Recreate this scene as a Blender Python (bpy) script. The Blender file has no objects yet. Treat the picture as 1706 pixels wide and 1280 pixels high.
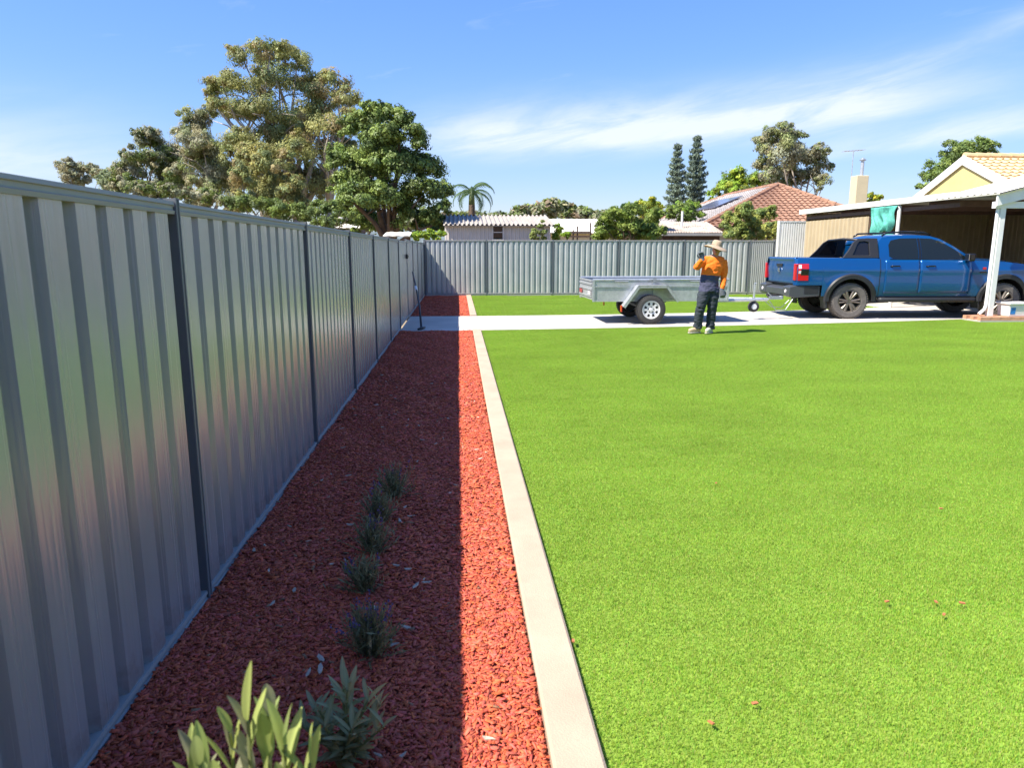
import bpy, bmesh, math, random
import numpy as np
from mathutils import Vector, Matrix, Euler
rad = math.radians
PI = math.pi
scene = bpy.context.scene
COL = scene.collection
random.seed(7)
rng = np.random.default_rng(11)

# ------------------------------------------------------------------ camera
CAM_H, FPX, PITCH, YAW = 1.6, 1180.0, rad(10.7486), rad(4.2853)
cam_d = bpy.data.cameras.new('camera')
cam = bpy.data.objects.new('camera', cam_d); COL.objects.link(cam)
cam.location = (0, 0, CAM_H)
cam.rotation_euler = (PI/2 - PITCH, 0, -YAW)
cam_d.sensor_width = 36.0
cam_d.lens = FPX/1706*36
cam_d.clip_start = 0.05
cam_d.clip_end = 6000
cam_d.dof.use_dof = True
cam_d.dof.focus_distance = 9.0
cam_d.dof.aperture_fstop = 5.6
scene.camera = cam

# ------------------------------------------------------------------ light
LIGHT = Vector((0.66, 0.25, -1.0)).normalized()
sun_d = bpy.data.lights.new('sun', 'SUN')
sun_d.energy = 5.0; sun_d.angle = rad(0.5); sun_d.color = (1.0, 0.94, 0.85)
sun = bpy.data.objects.new('sun', sun_d); COL.objects.link(sun)
sun.rotation_euler = LIGHT.to_track_quat('-Z', 'Y').to_euler()
sun.location = (-8, -3, 14)
TO_SUN = -LIGHT
SUN_EL = math.asin(TO_SUN.z)
SUN_AZ = math.atan2(TO_SUN.x, TO_SUN.y)      # clockwise from +Y

# ------------------------------------------------------------------ world
world = bpy.data.worlds.new('World'); scene.world = world
world.use_nodes = True
wn, wl = world.node_tree.nodes, world.node_tree.links
wn.clear()
def wmath(op, a, b=None, c=None):
    n = wn.new('ShaderNodeMath'); n.operation = op
    for i, v in enumerate((a, b, c)):
        if v is None: continue
        if isinstance(v, (int, float)): n.inputs[i].default_value = v
        else: wl.new(v, n.inputs[i])
    return n.outputs[0]
sky = wn.new('ShaderNodeTexSky'); sky.sky_type = 'NISHITA'; sky.sun_disc = False
sky.sun_elevation = SUN_EL; sky.sun_rotation = SUN_AZ
sky.altitude = 0; sky.air_density = 1.0; sky.dust_density = 0.25; sky.ozone_density = 3.0
tcw = wn.new('ShaderNodeTexCoord'); sepw = wn.new('ShaderNodeSeparateXYZ')
wl.new(tcw.outputs['Generated'], sepw.inputs[0])
dx, dy, dz = sepw.outputs
az = wmath('ARCTAN2', dx, dy)
el = wmath('ARCSINE', dz)
# streaky noise in azimuth / elevation space, drawn out along the wind
comb = wn.new('ShaderNodeCombineXYZ')
wl.new(wmath('MULTIPLY', az, 3.2), comb.inputs[0])
wl.new(wmath('MULTIPLY', wmath('SUBTRACT', el, wmath('MULTIPLY', az, 0.16)), 17.0), comb.inputs[1])
def wnoise(scale, detail, rough, dist=0.0, vec=comb):
    n = wn.new('ShaderNodeTexNoise'); n.inputs['Scale'].default_value = scale
    n.inputs['Detail'].default_value = detail; n.inputs['Roughness'].default_value = rough
    n.inputs['Distortion'].default_value = dist
    wl.new(vec.outputs[0], n.inputs['Vector'])
    return n.outputs['Fac']
n1 = wnoise(1.7, 9, 0.60, 0.7)
n2 = wnoise(0.7, 5, 0.55, 0.3)
n3 = wnoise(4.5, 7, 0.7, 0.8)
warp = wmath('MULTIPLY', wmath('SUBTRACT', n2, 0.5), 0.035)
def band(a0, e0, slope, curve, half_lo, half_hi, az_lo, az_hi, gain):
    da = wmath('SUBTRACT', az, a0)
    c = wmath('ADD', wmath('ADD', wmath('MULTIPLY', da, slope), e0), wmath('MULTIPLY', wmath('MULTIPLY', da, da), curve))
    d = wmath('SUBTRACT', wmath('ADD', el, warp), c)
    up = wmath('DIVIDE', wmath('MAXIMUM', d, 0.0), half_hi)
    lo = wmath('DIVIDE', wmath('MINIMUM', d, 0.0), half_lo)
    r2 = wmath('ADD', wmath('MULTIPLY', up, up), wmath('MULTIPLY', lo, lo))
    g = wmath('POWER', 2.718, wmath('MULTIPLY', r2, -1.0))
    s1 = wn.new('ShaderNodeMapRange'); s1.interpolation_type = 'SMOOTHSTEP'
    wl.new(az, s1.inputs[0]); s1.inputs[1].default_value = az_lo - .16; s1.inputs[2].default_value = az_lo + .06
    s2 = wn.new('ShaderNodeMapRange'); s2.interpolation_type = 'SMOOTHSTEP'
    wl.new(az, s2.inputs[0]); s2.inputs[1].default_value = az_hi + .25; s2.inputs[2].default_value = az_hi - .05
    ts = wn.new('ShaderNodeMapRange'); ts.interpolation_type = 'SMOOTHSTEP'; wl.new(n1, ts.inputs[0])
    ts.inputs[1].default_value = .34; ts.inputs[2].default_value = .62; ts.inputs[3].default_value = .42; ts.inputs[4].default_value = .80
    tex = wmath('ADD', ts.outputs[0], wmath('MULTIPLY', wmath('SUBTRACT', n3, .5), 0.5))
    m = wmath('MULTIPLY', wmath('MULTIPLY', g, wmath('MULTIPLY', s1.outputs[0], s2.outputs[0])), tex)
    return wmath('MULTIPLY', m, gain)
b1 = band(0.10, 0.146, 0.015, 0.085, 0.020, 0.038, 0.02, 0.50, 1.1)
b2 = band(0.52, 0.122, 0.10, 0.0, 0.011, 0.020, 0.52, 1.1, 0.8)
b3 = band(0.62, 0.226, 0.30, 0.0, 0.010, 0.014, 0.62, 0.9, 0.32)
b4 = band(-0.62, 0.085, 0.04, 0.0, 0.020, 0.06, -2.0, -0.52, 0.7)
thin = wn.new('ShaderNodeMapRange'); wl.new(n1, thin.inputs[0])
thin.inputs[1].default_value = 0.62; thin.inputs[2].default_value = 1.0; thin.inputs[4].default_value = 0.35
cloud = wmath('ADD', wmath('ADD', wmath('ADD', b1, b2), wmath('ADD', b3, b4)), thin.outputs[0])
cloud = wmath('MINIMUM', cloud, 0.80)
cloud = wmath('MULTIPLY', cloud, wmath('GREATER_THAN', dz, 0.0))
hsv = wn.new('ShaderNodeHueSaturation'); hsv.inputs['Saturation'].default_value = 1.20
bw_ = wn.new('ShaderNodeRGBToBW'); wl.new(sky.outputs[0], bw_.inputs[0])
soft = wmath('DIVIDE', 1.28, wmath('ADD', 1.0, wmath('MULTIPLY', bw_.outputs[0], 0.20)))
scl = wn.new('ShaderNodeVectorMath'); scl.operation = 'SCALE'
wl.new(sky.outputs[0], scl.inputs[0]); wl.new(soft, scl.inputs['Scale'])
wl.new(scl.outputs[0], hsv.inputs['Color'])
gain_ = wn.new('ShaderNodeVectorMath'); gain_.operation = 'MULTIPLY'; gain_.inputs[1].default_value = (1.0, 0.94, 1.13)
wl.new(hsv.outputs[0], gain_.inputs[0])
mixw = wn.new('ShaderNodeMixRGB')
wl.new(cloud, mixw.inputs[0]); wl.new(gain_.outputs[0], mixw.inputs[1])
mixw.inputs[2].default_value = (4.1, 4.3, 4.6, 1)
bg = wn.new('ShaderNodeBackground'); bg.inputs['Strength'].default_value = 0.122
wl.new(mixw.outputs[0], bg.inputs['Color'])
wout = wn.new('ShaderNodeOutputWorld'); wl.new(bg.outputs[0], wout.inputs['Surface'])

# ------------------------------------------------------------------ exposure
vs = scene.view_settings
vs.view_transform = 'Standard'; vs.look = 'None'; vs.gamma = 1.0; vs.exposure = 1.06
vs.use_curve_mapping = False
scene.cycles.max_bounces = 7; scene.cycles.diffuse_bounces = 3; scene.cycles.glossy_bounces = 3
scene.cycles.transparent_max_bounces = 8; scene.cycles.caustics_reflective = False

# ================================================================== helpers
cp_, sp_, cs_, ss_ = math.cos(PITCH), math.sin(PITCH), math.cos(YAW), math.sin(YAW)
V_R = Vector((cs_, -ss_, 0)); V_F = Vector((ss_*cp_, cs_*cp_, -sp_)); V_U = Vector((ss_*sp_, cs_*sp_, cp_))
def at(px, py, Y):
    """surveyed point: a direction from the viewpoint and its distance down the garden"""
    d = V_R*((px-853)/FPX) + V_U*((640-py)/FPX) + V_F
    t = Y/d.y
    return Vector((d.x*t, Y, CAM_H + d.z*t))
def mpp(Y):
    return Y*1.03/FPX

class MB:
    def __init__(s): s.v = []; s.f = []; s.m = []
    def add(s, vs_, fs, mi=0):
        o = len(s.v); s.v += [tuple(p) for p in vs_]
        for f in fs: s.f.append(tuple(i+o for i in f)); s.m.append(mi)
        return s
    def box(s, c, size, rot=None, mi=0):
        hx, hy, hz = size[0]/2, size[1]/2, size[2]/2
        pts = [Vector((x*hx, y*hy, z*hz)) for x in (-1, 1) for y in (-1, 1) for z in (-1, 1)]
        if rot is not None:
            R = Euler(rot).to_matrix(); pts = [R @ p for p in pts]
        c = Vector(c); pts = [p + c for p in pts]
        return s.add(pts, [(0,1,3,2),(4,6,7,5),(0,4,5,1),(2,3,7,6),(0,2,6,4),(1,5,7,3)], mi)
    def bbox(s, x0, x1, y0, y1, z0, z1, mi=0):
        return s.box(((x0+x1)/2, (y0+y1)/2, (z0+z1)/2), (x1-x0, y1-y0, z1-z0), None, mi)
    def tube(s, path, radii, n=8, caps=True, mi=0, ell=None):
        path = [Vector(p) for p in path]
        if not hasattr(radii, '__len__'): radii = [radii]*len(path)
        rings = []
        prev = None
        for i, p in enumerate(path):
            if i == 0: t = path[1]-path[0]
            elif i == len(path)-1: t = path[-1]-path[-2]
            else: t = (path[i+1]-path[i]).normalized() + (path[i]-path[i-1]).normalized()
            t = t.normalized() if t.length > 1e-9 else Vector((0,0,1))
            if prev is None:
                a = Vector((1,0,0)) if abs(t.x) < .8 else Vector((0,1,0))
                u = (a - t*a.dot(t)).normalized()
            else:
                u = (prev - t*prev.dot(t))
                u = u.normalized() if u.length > 1e-6 else prev
            prev = u; w = t.cross(u)
            r = radii[i]; ra, rb = (r, r) if not hasattr(r, '__len__') else r
            rings.append([p + u*(ra*math.cos(2*PI*k/n)) + w*(rb*math.sin(2*PI*k/n)) for k in range(n)])
        vs_ = [q for r in rings for q in r]; fs = []
        for i in range(len(rings)-1):
            for k in range(n):
                a = i*n+k; b = i*n+(k+1) % n
                fs.append((a, b, b+n, a+n))
        if caps:
            fs.append(tuple(range(n-1, -1, -1))); o = (len(rings)-1)*n
            fs.append(tuple(range(o, o+n)))
        return s.add(vs_, fs, mi)
    def lathe(s, prof, c=(0,0,0), axis='Z', n=24, mi=0, a0=0, a1=2*PI):
        full = abs(a1-a0-2*PI) < 1e-6
        m = n if full else n+1
        vs_ = []
        for r, h in prof:
            for k in range(m):
                a = a0 + (a1-a0)*k/n
                x, y = r*math.cos(a), r*math.sin(a)
                p = {'Z': (x, y, h), 'Y': (x, h, y), 'X': (h, x, y)}[axis]
                vs_.append((p[0]+c[0], p[1]+c[1], p[2]+c[2]))
        fs = []
        for i in range(len(prof)-1):
            for k in range(n):
                a = i*m+k; b = i*m+((k+1) % m)
                fs.append((a, b, b+m, a+m))
        return s.add(vs_, fs, mi)
    def extrude(s, poly, axis, d0, d1, mi=0):
        """poly: 2-D points; axis 'X': (y,z), 'Y': (x,z), 'Z': (x,y)"""
        def mk(p, d): return {'X': (d, p[0], p[1]), 'Y': (p[0], d, p[1]), 'Z': (p[0], p[1], d)}[axis]
        n = len(poly)
        vs_ = [mk(p, d0) for p in poly] + [mk(p, d1) for p in poly]
        fs = [tuple(range(n)), tuple(range(2*n-1, n-1, -1))]
        fs += [(i, i+n, (i+1) % n + n, (i+1) % n) for i in range(n)]
        return s.add(vs_, fs, mi)
    def grid(s, fn, nu, nv, mi=0):
        vs_ = [fn(i/nu, j/nv) for i in range(nu+1) for j in range(nv+1)]
        fs = [(i*(nv+1)+j, (i+1)*(nv+1)+j, (i+1)*(nv+1)+j+1, i*(nv+1)+j+1) for i in range(nu) for j in range(nv)]
        return s.add(vs_, fs, mi)
    def mesh(s, name, mats, smooth=False, recalc=True, merge=False):
        me = bpy.data.meshes.new(name)
        me.from_pydata(s.v, [], s.f)
        if not isinstance(mats, (list, tuple)): mats = [mats]
        for m in mats: me.materials.append(m)
        me.polygons.foreach_set('material_index', s.m)
        if recalc or merge:
            bm = bmesh.new(); bm.from_mesh(me)
            if merge: bmesh.ops.remove_doubles(bm, verts=bm.verts, dist=1e-5)
            if recalc: bmesh.ops.recalc_face_normals(bm, faces=bm.faces)
            bm.to_mesh(me); bm.free()
        if smooth:
            me.polygons.foreach_set('use_smooth', [True]*len(me.polygons))
            if smooth is not True:
                try: me.set_sharp_from_angle(angle=rad(smooth))
                except Exception: pass
        me.update()
        return me
    def build(s, name, mats, parent=None, smooth=False, bevel=0, **kw):
        o = bpy.data.objects.new(name, s.mesh(name, mats, smooth, **kw))
        COL.objects.link(o)
        if parent is not None: o.parent = parent
        if bevel:
            b = o.modifiers.new('bevel', 'BEVEL'); b.width = bevel; b.segments = 2; b.limit_method = 'ANGLE'; b.angle_limit = rad(40)
        return o

def tag(o, label, cat, group=None):
    o['label'] = label; o['category'] = cat
    if group: o['group'] = group
    return o
def thing(name, label, cat, loc=(0,0,0), rotz=0, group=None):
    o = bpy.data.objects.new(name, None); COL.objects.link(o)
    o.empty_display_size = .2
    o.location = loc; o.rotation_euler = (0, 0, rotz)
    return tag(o, label, cat, group)
def struct(o): o['kind'] = 'structure'; return o
def stuff(o): o['kind'] = 'stuff'; return o
def inst(name, me, parent, loc=(0,0,0), rot=(0,0,0), sc=(1,1,1)):
    o = bpy.data.objects.new(name, me); COL.objects.link(o)
    o.parent = parent; o.location = loc; o.rotation_euler = rot; o.scale = sc
    return o

# ------------------------------------------------------------------ materials
def mat(name, col, rough=.6, metal=0., var=0., vscale=8., spec=.5, coat=0., bump=0., bscale=40., vstretch=None, sub=0.):
    m = bpy.data.materials.new(name); m.use_nodes = True
    nt = m.node_tree; b = nt.nodes['Principled BSDF']
    b.inputs['Base Color'].default_value = (*col, 1); b.inputs['Roughness'].default_value = rough
    b.inputs['Metallic'].default_value = metal; b.inputs['Specular IOR Level'].default_value = spec
    b.inputs['Coat Weight'].default_value = coat; b.inputs['Coat Roughness'].default_value = .04
    if var or bump:
        tc = nt.nodes.new('ShaderNodeTexCoord'); mp = nt.nodes.new('ShaderNodeMapping')
        nt.links.new(tc.outputs['Object'], mp.inputs[0])
        if vstretch: mp.inputs['Scale'].default_value = vstretch
    if var:
        n = nt.nodes.new('ShaderNodeTexNoise'); n.inputs['Scale'].default_value = vscale; n.inputs['Detail'].default_value = 6
        n.inputs['Roughness'].default_value = .65
        nt.links.new(mp.outputs[0], n.inputs['Vector'])
        r = nt.nodes.new('ShaderNodeValToRGB')
        r.color_ramp.elements[0].position = .3; r.color_ramp.elements[1].position = .72
        r.color_ramp.elements[0].color = (*[c*(1-var) for c in col], 1)
        r.color_ramp.elements[1].color = (*[min(1, c*(1+var)) for c in col], 1)
        nt.links.new(n.outputs['Fac'], r.inputs[0]); nt.links.new(r.outputs[0], b.inputs['Base Color'])
    if bump:
        n2 = nt.nodes.new('ShaderNodeTexNoise'); n2.inputs['Scale'].default_value = bscale; n2.inputs['Detail'].default_value = 5
        nt.links.new(mp.outputs[0], n2.inputs['Vector'])
        bp = nt.nodes.new('ShaderNodeBump'); bp.inputs['Strength'].default_value = bump; bp.inputs['Distance'].default_value = .01
        nt.links.new(n2.outputs['Fac'], bp.inputs['Height']); nt.links.new(bp.outputs[0], b.inputs['Normal'])
    return m
def leaf_mat(name, rough=.55, transl=.35, spec=.3):
    """foliage: colour read from the 'tint' attribute of each leaf, light passing through"""
    m = bpy.data.materials.new(name); m.use_nodes = True
    nt = m.node_tree; b = nt.nodes['Principled BSDF']; out = nt.nodes['Material Output']
    a = nt.nodes.new('ShaderNodeAttribute'); a.attribute_name = 'tint'
    nt.links.new(a.outputs['Color'], b.inputs['Base Color'])
    b.inputs['Roughness'].default_value = rough; b.inputs['Specular IOR Level'].default_value = spec
    t = nt.nodes.new('ShaderNodeBsdfTranslucent')
    h = nt.nodes.new('ShaderNodeHueSaturation'); h.inputs['Value'].default_value = 1.25; h.inputs['Hue'].default_value = .488
    nt.links.new(a.outputs['Color'], h.inputs['Color']); nt.links.new(h.outputs[0], t.inputs['Color'])
    mx = nt.nodes.new('ShaderNodeMixShader'); mx.inputs[0].default_value = transl
    nt.links.new(b.outputs[0], mx.inputs[1]); nt.links.new(t.outputs[0], mx.inputs[2])
    nt.links.new(mx.outputs[0], out.inputs['Surface'])
    return m
def set_tint(me, cols_per_vert):
    at_ = me.attributes.new('tint', 'FLOAT_COLOR', 'POINT')
    c = np.ones((len(me.vertices), 4), dtype=np.float32); c[:, :3] = cols_per_vert
    at_.data.foreach_set('color', c.ravel())
def np_mesh(name, verts, faces, material, tint=None, smooth=False):
    """verts (N,3), faces (M,k) with a constant k"""
    me = bpy.data.meshes.new(name)
    k = faces.shape[1]; M = len(faces)
    me.vertices.add(len(verts)); me.vertices.foreach_set('co', np.asarray(verts, np.float32).ravel())
    me.loops.add(M*k); me.loops.foreach_set('vertex_index', faces.astype(np.int32).ravel())
    me.polygons.add(M); me.polygons.foreach_set('loop_start', np.arange(0, M*k, k, dtype=np.int32))
    try: me.polygons.foreach_set('loop_total', np.full(M, k, dtype=np.int32))
    except Exception: pass
    me.materials.append(material)
    me.update(calc_edges=True)
    if tint is not None: set_tint(me, tint)
    if smooth: me.polygons.foreach_set('use_smooth', [True]*M)
    return me
def link(name, me, parent=None):
    o = bpy.data.objects.new(name, me); COL.objects.link(o)
    if parent is not None: o.parent = parent
    return o

def fence_mat(name, col, rough=.27, spec=.6, streak=.25, metal=0., tilt=.34):
    """painted steel sheet: slight oil-canning so that reflections break into vertical streaks"""
    m = mat(name, col, rough, metal, spec=spec)
    nt = m.node_tree; b = nt.nodes['Principled BSDF']
    tc = nt.nodes.new('ShaderNodeTexCoord'); geo = nt.nodes.new('ShaderNodeNewGeometry')
    mp = nt.nodes.new('ShaderNodeMapping'); mp.inputs['Scale'].default_value = (60, 60, .55)
    nt.links.new(geo.outputs['Position'], mp.inputs[0])
    n = nt.nodes.new('ShaderNodeTexNoise'); n.inputs['Scale'].default_value = 1.0; n.inputs['Detail'].default_value = 4
    nt.links.new(mp.outputs[0], n.inputs['Vector'])
    mr = nt.nodes.new('ShaderNodeMapRange'); mr.inputs[3].default_value = rough*.75; mr.inputs[4].default_value = rough*1.3
    nt.links.new(n.outputs['Fac'], mr.inputs[0]); nt.links.new(mr.outputs[0], b.inputs['Roughness'])
    mp2 = nt.nodes.new('ShaderNodeMapping'); mp2.inputs['Scale'].default_value = (9, 9, 1.3)
    nt.links.new(geo.outputs['Position'], mp2.inputs[0])
    n2 = nt.nodes.new('ShaderNodeTexNoise'); n2.inputs['Scale'].default_value = 1; n2.inputs['Detail'].default_value = 2
    nt.links.new(mp2.outputs[0], n2.inputs['Vector'])
    ad = nt.nodes.new('ShaderNodeMath'); ad.operation = 'MULTIPLY_ADD'; ad.inputs[1].default_value = .12
    nt.links.new(n.outputs['Fac'], ad.inputs[0]); nt.links.new(n2.outputs['Fac'], ad.inputs[2])
    bp = nt.nodes.new('ShaderNodeBump'); bp.inputs['Strength'].default_value = streak; bp.inputs['Distance'].default_value = .012
    nt.links.new(ad.outputs[0], bp.inputs['Height'])
    mp5 = nt.nodes.new('ShaderNodeMapping'); mp5.inputs['Scale'].default_value = (110, 110, .9)
    nt.links.new(geo.outputs['Position'], mp5.inputs[0])
    n5 = nt.nodes.new('ShaderNodeTexNoise'); n5.inputs['Scale'].default_value = 1; n5.inputs['Detail'].default_value = 3; n5.inputs['Roughness'].default_value = .7
    nt.links.new(mp5.outputs[0], n5.inputs['Vector'])
    k5 = nt.nodes.new('ShaderNodeMath'); k5.operation = 'MULTIPLY_ADD'; k5.inputs[1].default_value = tilt; k5.inputs[2].default_value = -tilt*.5
    nt.links.new(n5.outputs['Fac'], k5.inputs[0])
    c5 = nt.nodes.new('ShaderNodeCombineXYZ'); nt.links.new(k5.outputs[0], c5.inputs[2])
    a5 = nt.nodes.new('ShaderNodeVectorMath'); a5.operation = 'ADD'; nt.links.new(bp.outputs[0], a5.inputs[0]); nt.links.new(c5.outputs[0], a5.inputs[1])
    z5 = nt.nodes.new('ShaderNodeVectorMath'); z5.operation = 'NORMALIZE'; nt.links.new(a5.outputs[0], z5.inputs[0])
    nt.links.new(z5.outputs[0], b.inputs['Normal']); nt.links.new(z5.outputs[0], b.inputs['Coat Normal'])
    # dust
    n3 = nt.nodes.new('ShaderNodeTexNoise'); n3.inputs['Scale'].default_value = 2.2; n3.inputs['Detail'].default_value = 7
    nt.links.new(geo.outputs['Position'], n3.inputs['Vector'])
    r = nt.nodes.new('ShaderNodeValToRGB'); r.color_ramp.elements[0].position = .35; r.color_ramp.elements[1].position = .75
    r.color_ramp.elements[0].color = (*[c*.94 for c in col], 1); r.color_ramp.elements[1].color = (*[c*1.08 for c in col], 1)
    nt.links.new(n3.outputs['Fac'], r.inputs[0])
    # soil splashed up along the foot of the sheets
    sz = nt.nodes.new('ShaderNodeSeparateXYZ'); nt.links.new(geo.outputs['Position'], sz.inputs[0])
    n4 = nt.nodes.new('ShaderNodeTexNoise'); n4.inputs['Scale'].default_value = 14; n4.inputs['Detail'].default_value = 8; n4.inputs['Roughness'].default_value = .7
    nt.links.new(geo.outputs['Position'], n4.inputs['Vector'])
    sb = nt.nodes.new('ShaderNodeMath'); sb.operation = 'MULTIPLY_ADD'; sb.inputs[1].default_value = .55; nt.links.new(n4.outputs['Fac'], sb.inputs[0])
    ng_ = nt.nodes.new('ShaderNodeMath'); ng_.operation = 'MULTIPLY'; ng_.inputs[1].default_value = -1.0; nt.links.new(sz.outputs[2], ng_.inputs[0]); nt.links.new(ng_.outputs[0], sb.inputs[2])
    mr2 = nt.nodes.new('ShaderNodeMapRange'); mr2.inputs[1].default_value = .10; mr2.inputs[2].default_value = .34; mr2.inputs[4].default_value = .55; nt.links.new(sb.outputs[0], mr2.inputs[0])
    dm = nt.nodes.new('ShaderNodeMixRGB'); dm.inputs[2].default_value = (.20, .13, .095, 1)
    nt.links.new(mr2.outputs[0], dm.inputs[0]); nt.links.new(r.outputs[0], dm.inputs[1]); nt.links.new(dm.outputs[0], b.inputs['Base Color'])
    return m

M = {}
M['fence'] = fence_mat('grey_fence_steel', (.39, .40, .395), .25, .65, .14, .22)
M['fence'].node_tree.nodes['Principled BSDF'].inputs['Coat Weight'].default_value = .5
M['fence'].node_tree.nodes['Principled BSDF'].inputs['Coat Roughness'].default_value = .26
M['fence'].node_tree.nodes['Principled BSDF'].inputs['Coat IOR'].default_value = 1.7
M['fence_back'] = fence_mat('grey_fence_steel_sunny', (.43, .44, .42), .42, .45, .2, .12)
M['fence_cream'] = fence_mat('pale_fence_steel', (.80, .79, .74), .6, .2)
M['wall_brown'] = fence_mat('brown_sheet_steel', (.46, .37, .24), .6, .2)
M['rail'] = mat('grey_rail_paint', (.34, .335, .315), .6, var=.08, vscale=3, spec=.25)
M['post'] = mat('dark_grey_post_paint', (.17, .18, .185), .5, var=.08, vscale=3, spec=.3)
M['concrete'] = mat('concrete', (.48, .44, .385), .85, var=.16, vscale=1.1, bump=.25, bscale=120)
M['kerb'] = mat('cream_concrete', (.44, .33, .235), .85, var=.14, vscale=2.2, bump=.3, bscale=150)
M['earth'] = mat('dry_earth', (.24, .19, .12), .95, var=.35, vscale=.6, bump=.4, bscale=6)
M['turf_base'] = mat('turf_backing', (.19, .29, .03), .95, var=.25, vscale=30)
M['mulch_base'] = mat('mulch_bed', (.22, .042, .025), .95, var=.5, vscale=45, bump=.9, bscale=55)
M['galv'] = mat('galvanised_steel', (.58, .60, .60), .36, .60, var=.16, vscale=14, bump=.08, bscale=60)
M['galv_dark'] = mat('weathered_zinc', (.40, .42, .42), .45, .65, var=.2, vscale=10)
M['tyre'] = mat('tyre_rubber', (.055, .052, .048), .85, var=.3, vscale=25)
M['tyre_dusty'] = mat('dusty_tyre_rubber', (.13, .115, .10), .9, var=.25, vscale=20)
M['rim_white'] = mat('white_steel_rim', (.72, .72, .70), .4)
M['rim_bronze'] = mat('dusty_alloy', (.20, .17, .14), .4, .6, var=.3, vscale=20)
M['black'] = mat('black_plastic', (.018, .018, .02), .5)
M['black_gloss'] = mat('black_gloss', (.012, .012, .014), .12)
M['glass'] = mat('tinted_glass', (.010, .014, .015), .02, spec=.5)
M['paint'] = mat('blue_metallic_paint', (.0005, .080, .265), .30, .40, coat=1.0)
M['paint_dark'] = M['paint']
M['red_lens'] = mat('red_lens', (.50, .012, .015), .12, coat=.6)
M['clear_lens'] = mat('pale_lens', (.75, .72, .72), .12, coat=.6)
M['orange_lens'] = mat('orange_lens', (.8, .18, .02), .2)
M['chrome'] = mat('chrome', (.75, .76, .78), .12, 1.0)
M['white'] = mat('white_paint', (.80, .78, .74), .5, var=.06, vscale=4)
M['white_plastic'] = mat('white_plastic', (.78, .78, .76), .35)
M['blue_print'] = mat('blue_label', (.03, .22, .62), .4, var=.5, vscale=18)
M['cream'] = mat('cream_render', (.60, .52, .34), .85, var=.06, vscale=3)
M['yellow'] = mat('yellow_render', (.66, .55, .22), .85, var=.08, vscale=2, bump=.2, bscale=60)
M['terracotta'] = mat('terracotta_tile', (.32, .175, .11), .85, var=.32, vscale=4)
M['tile_orange'] = mat('orange_tile', (.60, .43, .23), .85, var=.14, vscale=5)
M['tile_grey'] = mat('weathered_grey_tile', (.36, .33, .31), .8, var=.25, vscale=5)
M['zinc_roof'] = mat('weathered_roof_sheet', (.36, .325, .285), .7, .05, var=.18, vscale=3)
M['shed_wall'] = mat('pale_shed_sheet', (.58, .53, .47), .6, var=.10, vscale=2)
M['pale_roof'] = mat('pale_roof_sheet', (.78, .74, .62), .6, var=.06, vscale=1)
M['dark_wood'] = mat('dark_timber', (.10, .06, .04), .8, var=.3, vscale=6)
M['red_beam'] = mat('brown_beam', (.13, .07, .06), .7, var=.2, vscale=6)
M['brick'] = mat('paver_brick', (.52, .27, .16), .9, var=.25, vscale=9, bump=.3, bscale=70)
M['tarp'] = mat('teal_shade_cloth', (.09, .38, .30), .75, var=.35, vscale=14, bump=.5, bscale=30)
M['panel_blue'] = mat('solar_glass', (.16, .17, .26), .12, .2)
M['bark_gum'] = mat('pale_gum_bark', (.42, .36, .29), .9, var=.35, vscale=2.5, bump=.5, bscale=12)
M['bark'] = mat('brown_bark', (.16, .11, .075), .95, var=.35, vscale=4, bump=.6, bscale=14)
M['leaf'] = leaf_mat('tree_leaf')
M['leaf_gloss'] = leaf_mat('glossy_leaf', .5, .25, .3)
M['grass'] = leaf_mat('turf_blade', .5, .38, .25)
M['orange_cloth'] = mat('hi_vis_orange_cloth', (.95, .19, .008), .8, var=.08, vscale=9, bump=.5, bscale=22)
M['navy_cloth'] = mat('navy_cloth', (.055, .058, .105), .85, var=.15, vscale=9, bump=.5, bscale=22)
M['trouser'] = mat('dark_trouser_cloth', (.026, .034, .045), .85, var=.25, vscale=9, bump=.5, bscale=20)
M['skin'] = mat('skin', (.42, .22, .14), .55)
M['hat'] = mat('straw_hat', (.40, .30, .20), .85, var=.15, vscale=20, bump=.4, bscale=80)
M['glove'] = mat('grey_work_glove', (.12, .13, .15), .8, var=.4, vscale=25)
M['boot'] = mat('tan_work_boot', (.50, .38, .22), .7, var=.15, vscale=12)
M['boot_pale'] = mat('pale_boot', (.60, .58, .40), .7, var=.15, vscale=12)
M['phone'] = mat('phone_case', (.02, .02, .025), .2)

# ================================================================== ground
def near_edge(x): return 14.16 + .055*x + .006*x*x
def far_edge(x): return 17.28 + .0125*x*x
FX, KX0, KX1, BACK = -1.2, .27, .435, 25.1

g = MB()
def terrain(u, v):
    x = -900 + 1800*u; y = -60 + 1500*v
    return (x, y, -.06)
g.grid(terrain, 30, 25)
struct(g.build('ground', M['earth']))

# driveway slab (curved edges), reaching the gate in the left fence and under the carport
d = MB()
xs = [FX + .03 + i*.4 for i in range(46)]
top = [(x, near_edge(x), .012) for x in xs] + [(x, far_edge(x) if x < 11 else 26, .012) for x in xs]
n = len(xs)
d.add(top, [(i, i+1, n+i+1, n+i) for i in range(n-1)])
d.add([(x, near_edge(x), -.08) for x in xs] + [(x, near_edge(x), .012) for x in xs], [(i, i+1, n+i+1, n+i) for i in range(n-1)])
driveway = struct(d.build('driveway', M['concrete']))

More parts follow.
